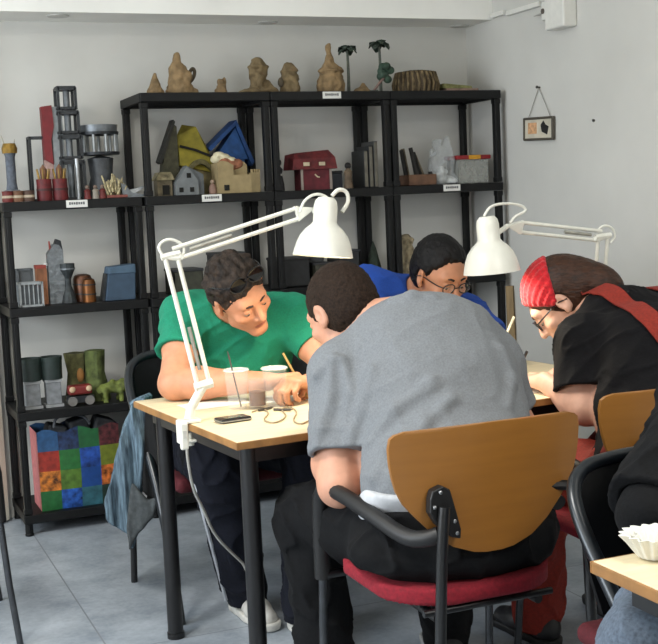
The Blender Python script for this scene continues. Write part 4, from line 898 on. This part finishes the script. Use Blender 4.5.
def hand(f, wrist, d, pn, side, curl=(40, 50, 35), thumb=.5, spread=.06, s=1.):
    wrist = V3(*wrist); d = nrm(d); pn = nrm(np.asarray(pn)-d*np.dot(pn, d)); t = np.cross(d, pn)*side
    ks = [(.027, .086), (.009, .091), (-.009, .086), (-.025, .077)]
    Ls = [(.042, .026, .021), (.046, .029, .022), (.042, .027, .021), (.033, .021, .018)]
    for i, ((a, b), L) in enumerate(zip(ks, Ls)):
        kp = wrist+(t*a+d*b)*s
        f.rc(wrist+(t*a*.5+d*.012)*s, kp, .0155*s, .0115*s, .014)
        p = kp; ang = 0; dd = nrm(d+t*spread*(1.5-i)*1.)
        for q in range(3):
            ang += math.radians(curl[q]+3*i); v = dd*math.cos(ang)+pn*math.sin(ang); p2 = p+v*L[q]*s
            f.rc(p, p2, (.0098-.0008*q-(i == 3)*.001)*s, (.009-.0008*q-(i == 3)*.001)*s, .004); p = p2
    p = wrist+(d*.022+t*.02+pn*.006)*s
    for L, v, r in ((.042, t*.75+d*.65+pn*.35, .0145), (.033, d*.85+t*(.35-.5*thumb)+pn*(.3+.4*thumb), .0115), (.027, d*.8+pn*(.3+.4*thumb)-t*.5*thumb, .0098)):
        p2 = p+nrm(v)*L*s; f.rc(p, p2, r*s, r*s*.88, .008); p = p2
def shoe(parent, name, heel, toe, O, upper, sole):
    heel = V3(*heel); toe = V3(*toe); d = toe-heel; d[2] = 0; L = np.linalg.norm(d); d /= L; z = heel[2]
    R = np.stack([np.cross(d, (0, 0, 1)), d, V3(0, 0, 1)], 1)
    f = Field().rc((0, .03, .05), (0, .05, .085), .036, .036).rc((0, .05, .055), (0, L*.62, .042), .040, .036, .03).rc((0, L*.6, .035), (0, L-.045, .030), .042, .034, .02).cut(plane((0, 0, .022), (0, 0, -1)), .006)
    c = heel.copy(); c[2] = z
    a = sdf(name, local(f, c, R), np.minimum(heel, toe)-.09+V3(0, 0, .0), np.maximum(heel, toe)+.09+V3(0, 0, .1), .005, upper, parent, O)
    g = Field().rc((0, .03, .02), (0, L*.5, .018), .042, .040, .02).rc((0, L*.5, .018), (0, L-.04, .02), .042, .042, .02).cut(plane((0, 0, .027), (0, 0, 1)), .003).cut(plane((0, 0, .0015), (0, 0, -1)), .003)
    sdf('sole', local(g, c, R), np.minimum(heel, toe)-.09, np.maximum(heel, toe)+.09+V3(0, 0, .05), .005, sole, a, O)
    return a
skin_a = M('skin_pale', 'c08d74', .55, var=.07, scale=30, bump=.05, bscale=300); skin_b = M('skin_tan', 'bd8464', .55, var=.09, scale=30, bump=.06, bscale=300)
skin_c = M('skin_olive', 'b07c5e', .55, var=.07, scale=30); skin_d = M('skin_fair', 'c99c86', .55, var=.06, scale=30)
eyem = M('eye_white', '8f857c', .3, var=.02); irism = M('iris_dark', '2a1d14', .2)
class Person:
    def __init__(s, label, J, skin, w=.17, k=1., fat=0., hand_l=None, hand_r=None, hs=1.):
        s.J = {a: V3(*b) for a, b in J.items()}; J = s.J; s.w, s.k, s.fat = w, k, fat
        pel = J['pelvis']; s.O = V3(pel[0], pel[1], 0)
        s.root = thing('person', label, 'person', s.O); s.skin = skin; s.hs = hs
        s.up = nrm(J['neck']-pel); r = J['sh_r']-J['sh_l']; r = r-s.up*(r@s.up); s.rt = nrm(r); s.fw = np.cross(s.up, s.rt); s.R = np.stack([s.rt, s.fw, s.up], 1)
        s.HR = frame_of(J['face'], J['hup'] if 'hup' in J else (0, 0, 1)); s.hc = J['head']
        f = Field(); s.torso(f, 0)
        hn = s.hc+s.HR@V3(0, -.045, -.045)
        f.rc(J['neck'], hn, .058*k, .054, .03)
        f.u(local(HEADF, s.hc, s.HR, hs), .022)
        for sd, hd in (('l', hand_l), ('r', hand_r)):
            sh, el, wr = J['sh_'+sd], J['el_'+sd], J['wr_'+sd]
            ak = J.get('ak', k); ak = float(np.atleast_1d(ak)[0]); f.rc(sh, el, .052*k, .043*ak, .03).rc(el, el+(wr-el)*.3, .043*ak, .044*ak, .02).rc(el+(wr-el)*.3, wr, .044*ak, .029, .02)
            f.el(sh+(el-sh)*.45, (.05*k,)*3, None, .03)
            if hd: hand(f, wr, hd[0], hd[1], 1 if sd == 'r' else -1, *hd[2:])
            hp, kn, an, to = J['hip_'+sd], J['kn_'+sd], J['an_'+sd], J['toe_'+sd]
            f.rc(hp, kn, .074*k, .052*k, .03).rc(kn, kn+(an-kn)*.3, .05*k, .054*k, .02).rc(kn+(an-kn)*.3, an, .05*k, .036, .02).rc(an, an+V3(0, 0, -.03), .034, .032).rc(an+V3(0, 0, -.03), to, .03, .022, .02)
        s.field = f
        pts = np.stack(list(v for a, v in J.items() if a not in ('face', 'hup', 'ak'))); lo = pts.min(0)-.2; hi = pts.max(0)+.2; lo[2] = max(lo[2], 0)
        s.lo, s.hi = lo, hi
        sdf('body', f, lo, hi, .006, skin, s.root, s.O)
    def torso(s, f, o, low=True):
        J, w, k = s.J, s.w, s.k; pel, ch, nk = J['pelvis'], J['chest'], J['neck']; R = s.R
        if low: f.el(pel, (w*.98+o, .125*k+s.fat*.5+o, .12+o), R, .05)
        mid = (pel+ch)/2; f.el(mid+s.fw*s.fat*.35, (w*.94+s.fat*.5+o, .115*k+s.fat+o, .19+o), R, .06)
        f.el(ch, (w+o, .118*k+s.fat*.5+o, .17+o), R, .06)
        for q in ('l', 'r'):
            sh = J['sh_'+q]; f.rc(nk-s.up*.035+(sh-nk)*.15, sh, .058*k+o, .062*k+o, .04)
            f.el(ch*.55+sh*.45, (.085*k+o, .085*k+o, .1*k+o), R, .05)
    def shirt(s, name, mat, sleeve=.62, o=.014, amp=.006, hem=None, neck_r=.068, sl_r=.066, extra=None, cr=.7, seed=0., h=.006):
        J, k = s.J, s.k; f = Field(); s.torso(f, o)
        for q in ('l', 'r'):
            sh, el = J['sh_'+q], J['el_'+q]; e = sh+(el-sh)*sleeve
            f.rc(sh, e, sl_r*k+o*.6, sl_r*k*.98+o*.6, .035)
        if extra: extra(f)
        f.disp(folds(amp, (9, 9, 16), seed)).disp(folds(amp*.35, (26, 26, 20), seed+5)).disp(crease(amp*1.5*cr, (9, 13, 17), seed+9)).disp(crease(amp*.6*cr, (26, 20, 30), seed+2))
        for q in ('l', 'r'):
            sh, el = J['sh_'+q], J['el_'+q]; d = nrm(el-sh); e = sh+(el-sh)*sleeve
            cap = rcone(e-d*.05, e+d*.25, sl_r*k*1.35+o); pl = plane(e, d)
            f.sub(lambda P, cap=cap, pl=pl: np.maximum(cap(P), -pl(P)), .004)                  # open sleeve end
            f.sub(rcone(e-d*.025, e+d*.2, sl_r*k*.9), .006)
        hn = s.hc+s.HR@V3(0, -.045, -.045); nd = nrm(hn-J['neck'])
        f.sub(rcone(J['neck']+nd*.035, hn+nd*.1, neck_r), .01); f.sub(local(lambda P: HEADF(P)-.012, s.hc, s.HR, s.hs), .006)
        if hem is not None: f.cut(plane(J['pelvis']+s.up*hem, -s.up), .01)
        s.sf = f; return sdf(name, f, s.lo, s.hi, h, mat, s.root, s.O)
    def trousers(s, mat, o=.014, amp=.006, waist=.08, leg=1., seed=3., name='trousers'):
        J, k = s.J, s.k; f = Field(); f.el(J['pelvis'], (s.w*.99+o, .13*k+s.fat*.6+o, .125+o), s.R, .05)
        if getattr(s, 'seat_bulge', 0): f.el(J['pelvis']+V3(-.01, .0, -.05), (.262, .18, .085), None, .05)
        for q in ('l', 'r'):
            hp, kn, an = J['hip_'+q], J['kn_'+q], J['an_'+q]
            f.rc(hp, kn, .084*k+o, .062*k+o, .04).rc(kn, kn+(an-kn)*leg, .060*k+o, .046*k+o, .03)
        f.disp(folds(amp, (11, 11, 11), seed)).disp(folds(amp*.3, (30, 30, 22), seed+4)).disp(crease(amp*1.4, (16, 16, 12), seed+9)).cut(plane(J['pelvis']+V3(0, 0, waist), (0, 0, 1)), .01)
        for q in ('l', 'r'):
            an = J['an_'+q]; kn = J['kn_'+q]; f.cut(lambda P, an=an: .0-(P[:, 2]-.035), .006)
        return sdf(name, f, s.lo, s.hi, .007, mat, s.root, s.O)
    def shoes(s, upper, sole, L=.28):
        for q in ('l', 'r'):
            an, to = s.J['an_'+q], s.J['toe_'+q]; d = to-an; d[2] = 0; d = nrm(d); heel = V3(an[0], an[1], 0)-d*.075; shoe(s.root, 'shoe', heel, heel+d*L, s.O, upper, sole)
    def hp(s, p): return s.hc+s.HR@(V3(*p)*s.hs)
    def eyes(s, brow, closed=False):
        for q in (-1, 1):
            c = s.hp((q*.032, .0805, .006))-s.O
            b = MB().ball(c, .0112, 14, 10).build('eye', eyem, s.root, smooth=True)
            g = nrm(s.HR@V3(0, 1, -.45)); MB().ball(c+g*.0072, .0056, 12, 8).build('iris', irism, b, smooth=True)
            pts = [s.hp((q*x, y, z))-s.O for x, y, z in ((.014, .0945, .034), (.03, .0935, .040), (.047, .081, .035))]
            MB().tube(pts, .0045, 6, 1, rad=(1.1, .6)).build('eyebrow', brow, s.root, smooth=True)
    def hair(s, mat, front=.035, low=-.06, th=.008, amp=.004, fr=120, extra=None, side=.5, name='hair'):
        f = Field().el((0, -.018, .038), (.074+th, .096+th, .092+th)).el((0, -.045, -.01), (.062+th*.8, .062+th*.8, .07), None, .03)
        if extra: extra(f)
        f.disp(folds(amp, (fr, fr*.5, fr*.7), 2.2)).disp(folds(amp*.5, (fr*2.3,)*3, 7))
        fp = plane((0, front, 0), (0, .8, -side)); f.cut(lambda P: fp(P)+.010*vnoise(P*38)+.004*vnoise(P*110), .012).cut(plane((0, 0, low), (0, .25, -1)), .01)
        for q in (-1, 1): f.sub(ell((q*.085, .0, .0), (.02, .026, .034)), .004)
        c = s.hc; return sdf(name, local(f, c, s.HR, s.hs), c-.2, c+.2, .004, mat, s.root, s.O)
    def glasses(s, mat, lens, name='glasses', off=(0, 0, 0), tilt=0, tint=None, r=(.024, .019)):
        T_ = lambda p: Vector(s.hp(np.array(Matrix.Rotation(tilt, 3, 'X') @ Vector(p))+V3(*off))-s.O)
        o = MB()
        for q in (-1, 1):
            o.tube([T_((q*.033+r[0]*math.cos(a), .106-.0045*abs(math.cos(a)), .008+r[1]*math.sin(a))) for a in [i*math.pi/8 for i in range(16)]], .0021, 6, closed=True)
            o.tube([T_((q*.057, .100, .013)), T_((q*.072, .07, .013)), T_((q*.083, .01, .014)), T_((q*.083, -.02, .0))], .0022, 6, 1)
        o.tube([T_((-.01, .106, .011)), T_((0, .109, .014)), T_((.01, .106, .011))], .002, 6)
        fr = o.build(name, mat, s.root, smooth=True)
        for q in (-1, 1):
            m = MB(); m.v = [tuple(T_((q*.033+(r[0]-.001)*math.cos(a), .106-.0045*abs(math.cos(a)), .008+(r[1]-.001)*math.sin(a)))) for a in [i*math.pi/8 for i in range(16)]]; m.f = [list(range(16))]; m.mi = [0]
            m.build('lens', lens, fr, solid=.0016)
        return fr
eye_lens = M('clear_lens', 'e8eef0', .05, alpha=.04, var=0)
# --- the man in the grey T-shirt, his back to the camera
A = Person('person in a grey T-shirt leaning over the table, back to the camera', dict(
    pelvis=(.085, -2.515, .575), chest=(.13, -2.345, .845), neck=(.14, -2.175, 1.015), head=(.022, -2.02, 1.028), face=(-.30, .85, -.55),
    sh_l=(-.072, -2.225, .90), sh_r=(.315, -2.275, .90), el_l=(-.142, -2.34, .645), el_r=(.40, -2.27, .72), wr_l=(-.09, -2.10, .77), wr_r=(.20, -2.03, .775),
    hip_l=(-.015, -2.52, .55), hip_r=(.185, -2.52, .55), kn_l=(-.135, -2.11, .515), kn_r=(.28, -2.05, .53), an_l=(-.115, -2.15, .085), an_r=(.30, -2.02, .085), toe_l=(-.155, -1.99, .03), toe_r=(.34, -1.86, .03)),
    skin_a, w=.205, k=1.16, fat=.035, hand_l=((.5, .85, -.02), (0, 0, -1), (25, 35, 25)), hand_r=((-.6, .8, -.02), (0, 0, -1), (30, 40, 30)))
gshirt = M('tee_grey', '6f7377', .95, var=.1, scale=220, bump=.15, bscale=400)
def ray_hit(fn, u, v, t0=2.4):
    d = _F+_R*(u-329)/CAM_F-_U*(v-322)/CAM_F; d = d/np.linalg.norm(d); q = CAM_C+d*t0; best = (9, q)
    for _ in range(160):
        e = float(fn(q[None])[0])
        if abs(e) < best[0]: best = (abs(e), q)
        if e < .0015: break
        q = q+d*max(.003, min(e*.7, .05))
        if (q-CAM_C)@d > 4: break
    return best[1]
def ridges(f):
    f.el((.145, -2.265, .985), (.17, .12, .10), A.R, .08).el((.09, -2.50, .66), (.225, .17, .12), A.R, .06)
    L = [[(316, 374), (333, 358), (331, 388)], [(343, 360), (352, 395), (345, 428)], [(372, 368), (362, 410), (350, 442)], [(432, 383), (395, 410), (370, 442)], [(422, 418), (390, 446), (374, 478)], [(452, 398), (425, 425), (404, 452)], [(392, 300), (412, 296), (434, 296)], [(330, 400), (322, 425), (318, 445)], [(500, 350), (512, 380), (508, 405)]]
    H = [[ray_hit(f, *p) for p in l] for l in L]
    for l in H:
        for a, b in zip(l, l[1:]): f.rc(a, b, .0065, .0045, .028)
A.shirt('tee_shirt', gshirt, .74, .016, .0045, .0, .075, .062, ridges, cr=.45)
A.seat_bulge = True; A.trousers(M('trousers_black', '0c0d0f', .9, var=.25, scale=120, bump=.1, spec=.2), .016, .007, .055)
f = Field().el(A.J['pelvis']+V3(0, 0, .05), (.243, .208, .09), A.R); f.disp(folds(.004, (20,)*3)); f.cut(plane(A.J['pelvis']+V3(0, 0, .095), (0, 0, 1)), .006).cut(plane(A.J['pelvis']+V3(0, 0, .0), (0, 0, -1)), .006)
sdf('undershirt', f, A.lo, A.hi, .008, M('undershirt_white', 'b9bcc0', .9, var=.1), A.root, A.O)
A.shoes(M('shoe_black', '1a1a1c', .6), M('sole_grey', '8a8a88', .7)); A.hair(M('hair_brown_short', '20160f', .8, var=.5, scale=180, bump=.3, bscale=350, spec=.2), .05, -.075, .010, .002, 160, side=.45); A.eyes(M('brow_brown', '2b2018', .8))
# --- the man in green
B = Person('person in a green T-shirt, sunglasses on his head, bent over the table', dict(
    pelvis=(-.04, -1.0, .555), chest=(-.045, -1.20, .84), neck=(-.05, -1.31, 1.01), head=(-.090, -1.475, 1.058), face=(.36, -.78, -.50), hup=(-.55, 0, 1),
    sh_l=(.135, -1.33, .955), sh_r=(-.195, -1.24, .985), el_l=(.20, -1.50, .80), el_r=(-.29, -1.405, .792), wr_l=(.06, -1.67, .795), wr_r=(-.055, -1.60, .80),
    hip_l=(.05, -1.02, .53), hip_r=(-.13, -1.02, .53), kn_l=(.12, -1.45, .545), kn_r=(-.19, -1.50, .545), an_l=(.03, -1.60, .085), an_r=(-.075, -1.34, .085), toe_l=(.03, -1.76, .03), toe_r=(-.06, -1.50, .03)),
    skin_b, w=.19, k=1.12, fat=.02, hs=.99, hand_l=((-.62, -.3, .12), (-.2, .0, -1), (45, 55, 35)), hand_r=((.85, -.45, .16), (.1, -.2, -1), (50, 55, 40), .7))
B.shirt('tee_shirt', M('tee_green', '0f7a5c', .9, var=.08, scale=200, bump=.12, bscale=400), .56, .012, .008, -.10, .07, .058, seed=8.)
nav = M('trousers_navy', '0a0d18', .85, var=.25, scale=100, bump=.1, spec=.25); B.trousers(nav, .02, .008, .09)
kr, ar = B.J['kn_r'], B.J['an_r']
sd = nrm(np.cross(ar-kr, V3(.9, .38, 0)))
side = V3(-.80, -.20, 0); side = nrm(side-(nrm(ar-kr)*(side@nrm(ar-kr))))
MB().tube([Vector(kr+(ar-kr)*q+side*(.092-.016*q)-B.O) for q in (.05, .3, .55, .8, 1.0)], .0065, 6).build('side_stripe', M('stripe_white', 'a9adb3', .8), B.root)
B.shoes(M('shoe_white', 'b5b3ad', .6, var=.15), M('sole_white', 'c9c7c0', .6))
def locks(f):
    rr = random.Random(4)
    for _ in range(26):
        a = rr.uniform(-2.6, 2.6); e = rr.uniform(.15, 1.3); p = V3(.078*math.sin(a)*math.cos(e), -.018+.1*math.cos(a)*math.cos(e), .04+.095*math.sin(e)); f.el(p, (.018, .018, .011), None, .012)
B.hair(M('hair_dark', '0d0b0a', .7, var=.6, scale=70, stretch=(1, .35, .6), bump=.5, bscale=160, spec=.25, col2='3a2f27'), .028, -.065, .009, .004, 75, locks, .5)
B.eyes(M('brow_dark', '2a1f19', .8)); B.glasses(M('shades_black', '0e0f12', .2), M('shade_lens', '06070a', .12), 'sunglasses', (0, -.018, .072), .45, r=(.029, .021))
# stubble and lips as thin shells over the face
def shell(Pn, name, c, r, mat, th=.0008):
    f = Field().u(lambda P: HEADF(P)-th); f.cut(ell(c, r), .003); sdf(name, local(f, Pn.hc, Pn.HR, Pn.hs), Pn.hc-.16, Pn.hc+.16, .003, mat, Pn.root, Pn.O)
shell(B, 'lips', (0, .094, -.059), (.024, .012, .0115), M('lips', '96574a', .5))
# --- the man in blue, head down behind the grey shirt
C_ = Person('person in a blue shirt and glasses, head bowed under the right lamp', dict(
    pelvis=(.70, -.93, .555), chest=(.70, -1.09, .83), neck=(.69, -1.17, 1.0), head=(.690, -1.315, 1.056), face=(.12, -.86, -.42), hup=(.0, 0, 1),
    sh_l=(.82, -1.25, .90), sh_r=(.505, -1.115, 1.01), el_l=(.86, -1.42, .79), el_r=(.46, -1.34, .80), wr_l=(.80, -1.53, .79), wr_r=(.62, -1.55, .79),
    hip_l=(.79, -.95, .53), hip_r=(.61, -.95, .53), kn_l=(.84, -1.36, .53), kn_r=(.58, -1.38, .53), an_l=(.84, -1.30, .085), an_r=(.56, -1.32, .085), toe_l=(.85, -1.47, .03), toe_r=(.55, -1.49, .03)),
    skin_c, w=.175, k=1.05, fat=.01, hand_l=((-.4, -.8, .0), (0, 0, -1), (35, 45, 30)), hand_r=((.4, -.8, .0), (0, 0, -1), (40, 50, 30)))
C_.shirt('shirt', M('shirt_blue', '0f3f95', .85, var=.08, scale=200, bump=.1), .65, .013, .006, -.1, .066, .068, seed=14.)
C_.trousers(M('jeans_grey', '3d444f', .9, var=.25, scale=120), .014, .006); C_.shoes(M('shoe_brown', '3a2c22', .6), M('sole_dark', '2a2724', .7))
C_.hair(M('hair_black', '060506', .6, var=.5, scale=160, bump=.25, bscale=300, spec=.25), .008, -.06, .014, .0025, 100, None, .5); C_.eyes(M('brow_black', '151110', .8))
C_.glasses(M('specs_black', '0d0d10', .3), eye_lens, 'glasses')
shell(C_, 'lips', (0, .094, -.059), (.024, .012, .0115), MATS['lips'])
# --- the woman in the red headband
D = Person('person in a black T-shirt, red knit headband and red dungarees, writing', dict(
    pelvis=(.77, -2.40, .575), chest=(.90, -2.24, .83), neck=(.862, -2.005, .962), head=(.800, -1.905, .995), face=(-.66, .42, -.84), hup=(.1, 0, 1),
    sh_l=(.745, -2.10, .885), sh_r=(1.06, -2.01, .93), el_l=(.695, -2.16, .715), el_r=(1.0, -1.85, .79), wr_l=(.675, -1.985, .775), wr_r=(.885, -1.87, .775), ak=(1.0,),
    hip_l=(.69, -2.39, .53), hip_r=(.86, -2.39, .53), kn_l=(.62, -2.03, .53), kn_r=(.92, -2.0, .53), an_l=(.62, -2.0, .085), an_r=(.93, -1.98, .085), toe_l=(.60, -1.85, .03), toe_r=(.95, -1.82, .03)),
    skin_d, w=.19, k=1.24, fat=.02, hand_l=((-.12, .9, -.03), (.3, .0, -1), (45, 55, 40), .8), hand_r=((-.8, .3, -.02), (0, 0, -1), (20, 30, 20)))
D.shirt('tee_shirt', M('tee_black', '0d0d10', .9, var=.2, scale=160, bump=.1, spec=.2), .72, .014, .006, -.10, .058, .068, lambda f: f.el((.895, -2.06, .985), (.11, .085, .06), None, .05), seed=21.)
redd = M('dungaree_red', '7c2012', .85, var=.15, scale=140, bump=.2)
D.trousers(redd, .016, .007, .13, name='dungarees')
def strap(pts, name='strap', wd=.022, th=.004):
    """a band laid on the shirt surface"""
    P = [V3(*p) for p in pts]
    for _ in range(3):
        Q = [P[0]]
        for a, b in zip(P, P[1:]): Q += [a*.75+b*.25, a*.25+b*.75]
        P = Q+[P[-1]]
    P = np.array(P); e = 1e-3
    for _ in range(6):
        d = D.sf(P); G = np.stack([D.sf(P+np.eye(3)[i]*e)-d for i in range(3)], 1)/e; G /= np.maximum(np.linalg.norm(G, axis=1, keepdims=True), 1e-6); P = P-(d-.003)[:, None]*G
    for _ in range(5):
        P[1:-1] = (P[:-2]+2*P[1:-1]+P[2:])/4; G[1:-1] = (G[:-2]+2*G[1:-1]+G[2:])/4
    m = MB(); n = len(P)
    for i in range(n):
        tng = nrm(P[min(i+1, n-1)]-P[max(i-1, 0)]); sdv = np.cross(tng, G[i]); sdv = sdv/max(np.linalg.norm(sdv), 1e-6)
        for a, b in ((-1, 0), (1, 0), (1, 1), (-1, 1)): m.v.append(tuple(P[i]+sdv*wd*a+G[i]*(th*b+.002)-D.O))
    for i in range(n-1):
        for j in range(4): m.f.append([i*4+j, i*4+(j+1) % 4, i*4+4+(j+1) % 4, i*4+4+j])
    m.f += [[3, 2, 1, 0], [(n-1)*4+j for j in range(4)]]; m.mi = [0]*len(m.f); m.build(name, redd, D.root, smooth=True)
if 0: strap([(.80, -2.02, .96), (.83, -2.14, .98), (.88, -2.26, .95), (.91, -2.36, .87), (.88, -2.43, .76), (.87, -2.50, .66)], wd=.03)
on_shirt = lambda u, v: ray_hit(D.sf, u, v)
strap([on_shirt(u, v) for u, v in ((586, 291), (600, 290), (618, 297), (636, 308), (652, 322), (668, 342), (682, 366))], wd=.028)
strap(wd=.03, pts=[(1.05, -1.96, .98), (1.07, -2.12, 1.03), (1.06, -2.25, 1.0), (1.02, -2.36, .92), (.97, -2.44, .78), (.92, -2.5, .66)])
D.shoes(M('boot_black', '17171a', .5), M('sole_black', '0e0e0f', .6))
def longhair(f):
    f.el((0, -.06, .03), (.078, .072, .085), None, .03).el((0, -.10, -.005), (.055, .055, .065), None, .03).el((0, -.12, -.055), (.062, .052, .06), None, .03)
hbrown = M('hair_brown_long', '1c100b', .5, var=.6, scale=110, stretch=(.35, .5, 1.3), bump=.35, bscale=150, col2='44291a', spec=.3)
D.hair(hbrown, .045, -.10, .010, .002, 60, longhair, .5)
f = Field().el((0, -.018, .038), (.092, .114, .112)).disp(lambda P: .0017*np.sin(np.arctan2(P[:, 0], P[:, 2]+.05)*52)).disp(lambda P: .0007*np.sin(P[:, 1]*520))
f.cut(plane((0, -.022, .06), (0, -.80, -.50)), .010).cut(plane((0, .045, .035), (0, .75, -.72)), .010)
sdf('headband', local(f, D.hc, D.HR), D.hc-.2, D.hc+.2, .0035, M('knit_red', 'a8101c', .95, var=.2, scale=120, bump=.3, sheen=.2), D.root, D.O)
D.eyes(M('brow_brown2', '3a261c', .8)); D.glasses(M('specs_dark', '17181b', .3), eye_lens, 'glasses'); shell(D, 'lips', (0, .094, -.059), (.024, .012, .0115), MATS['lips'])
# --- the person at the near right corner, mostly outside the frame
E_ = Person('person in a black jacket and jeans at the near right edge, face out of frame', dict(
    pelvis=(.42, -3.08, .575), chest=(.50, -3.12, .83), neck=(.555, -3.15, 1.02), head=(.58, -3.21, 1.17), face=(.35, -.9, -.25),
    sh_l=(.74, -3.17, .94), sh_r=(.325, -3.11, .91), el_l=(.80, -3.34, .79), el_r=(.105, -3.225, .745), wr_l=(.68, -3.54, .79), wr_r=(.34, -3.46, .785),
    hip_l=(.49, -3.12, .53), hip_r=(.29, -3.10, .53), kn_l=(.56, -3.53, .53), kn_r=(-.03, -3.40, .585), an_l=(.57, -3.50, .085), an_r=(-.02, -3.40, .085), toe_l=(.58, -3.67, .03), toe_r=(-.03, -3.58, .03)),
    skin_a, w=.18, k=1.1, fat=.02, hand_l=((-.6, -.6, .0), (0, 0, -1), (30, 40, 30)), hand_r=((.7, -.5, .0), (0, 0, -1), (30, 40, 30)))
E_.shirt('jacket', M('jacket_black', '090a0c', .9, var=.3, scale=150, bump=.2, spec=.2), .97, .02, .010, -.10, .07, .066, seed=31.)
for q in 'lr':
    e, wq = E_.J['el_'+q], E_.J['wr_'+q]; f = Field().rc(e, e+(wq-e)*.9, .066, .048).disp(folds(.005, (18,)*3)); sdf('lower_sleeve', f, E_.lo, E_.hi, .007, MATS['jacket_black'], E_.root, E_.O)
E_.trousers(M('jeans_blue', '4f5a68', .9, var=.25, scale=140, bump=.15), .016, .008); E_.shoes(M('shoe_black', '1a1a1c'), MATS['sole_grey']); E_.hair(MATS['hair_dark'], .05, -.06, .01, .003, 120); E_.eyes(MATS['brow_dark'])
# ------------------------------------------------------------------ things in hands
def stick(name, label, cat, a, b, r, mat, tip=None):
    a, b = Vector(a), Vector(b); d = (b-a).normalized(); m = MB().cyl(a+d*.012, b, r, n=10).cyl(a, a+d*.012, r*.2, r, n=10); return tag(m.build(name, mat, smooth=True), label, cat)
hd = D.J['wr_l']+V3(-.02, .10, -.0)
stick('pen', 'black pen in the writing hand of the woman in the headband', 'pen', hd+V3(-.03, .02, -.03), hd+V3(.005, -.03, .085), .0045, M('pen_black', '131316', .4))
hb = B.J['wr_r']+V3(.085, -.045, .005)
stick('pencil', 'thin pencil between the fingers of the man in green', 'pencil', hb+V3(.02, -.02, -.06), hb+V3(-.04, .02, .08), .0035, M('pencil_tan', 'a5864e', .5))
p0, p1 = at(505, 337, -1.62), at(514, 317, -1.60)
hc_ = C_.J['wr_l']
stick('paint_brush', 'cream handled brush rising beside the grey shirt shoulder', 'brush', p0+(p0-p1)*2.2, p1, .0045, M('brush_cream', 'd8cfb4', .5))
# ------------------------------------------------------------------ jacket hung on the chair of the man in green
den = M('denim_jacket', '2c3a46', .9, var=.3, scale=28, stretch=(4, 4, .5), bump=.2, bscale=120, col2='7790a0')
jo = V3(-.375, -1.06, 0); t = thing('hung_jacket', 'washed blue denim jacket hanging off the left chair back beside the table', 'jacket', jo)
def poly_sd(P2, poly):
    v = np.asarray(poly, float); n = len(v); d = np.full(len(P2), 1e9); sg = np.ones(len(P2))
    for i in range(n):
        a, b = v[i], v[i-1]; e = b-a; q = P2-a; k = np.clip(q@e/(e@e), 0, 1); d = np.minimum(d, ((q-k[:, None]*e)**2).sum(1))
        c1 = P2[:, 1] >= a[1]; c2 = P2[:, 1] < b[1]; c3 = e[0]*q[:, 1] > e[1]*q[:, 0]; fl = (c1 & c2 & c3) | (~c1 & ~c2 & ~c3); sg = np.where(fl, -sg, sg)
    return sg*np.sqrt(d)
JX = np.array([math.cos(.39), -math.sin(.39), 0]); JN = np.array([-math.sin(.39), -math.cos(.39), 0])      # cloth panels face the aisle
def panel(name, px, off, th, mat, parent, wav):
    W3 = [V3(*at(u, v, -1.06)) for u, v in px]; base = V3(-.375, -1.06, 0)
    poly = [((w_-base)@JX, w_[2]) for w_ in W3]
    def fn(P):
        x = P@JX; z = P[:, 2]; y = P@JN-off+wav*np.sin(x*110+z*14+2.2*np.sin(z*8))-.25*wav*np.sin(x*260+z*9)
        d2 = poly_sd(np.stack([x, z], 1), poly)+.004*vnoise(P*30); q = np.stack([d2+.012, np.abs(y)-th+.012], 1)
        return (np.linalg.norm(np.maximum(q, 0), axis=1)+np.minimum(q.max(1), 0)-.012)*.8
    return sdf(name, fn, V3(-.25, -.25, .1), V3(.25, .25, .95), .005, mat, parent)
body_ = panel('body', [(134, 402), (147, 396), (150, 430), (144, 470), (142, 520), (134, 546), (128, 532), (118, 529), (105, 519), (103, 505), (110, 480), (117, 450), (124, 425)], 0, .032, den, t, .012)
panel('lining', [(147, 400), (157, 408), (163, 440), (167, 488), (158, 500), (144, 488), (146, 440)], .01, .022, M('lining_black', '0a0b0d', .9, var=.3), t, .005)
panel('pouch', [(134, 478), (142, 485), (151, 494), (161, 490), (166, 483), (157, 511), (141, 529), (131, 549), (128, 522)], .045, .012, M('pouch_grey', '454a4c', .9, var=.2, scale=60, bump=.15), t, .003)
q_ = lambda u, v, off: Vector(V3(*at(u, v, -1.06))-jo+JN*off)
MB().tube([q_(*p) for p in ((147, 400, .04), (154, 408, .045), (157, 425, .045), (158, 448, .04), (162, 470, .04), (166, 488, .03))], .0055, 8, 2).build('strap', M('strap_grey', '6c737a', .8), t, smooth=True)
MB().tube([q_(*p) for p in ((132, 404, .02), (140, 399, .03), (150, 396, .0))], .012, 8, 1).build('collar', den, t, smooth=True)
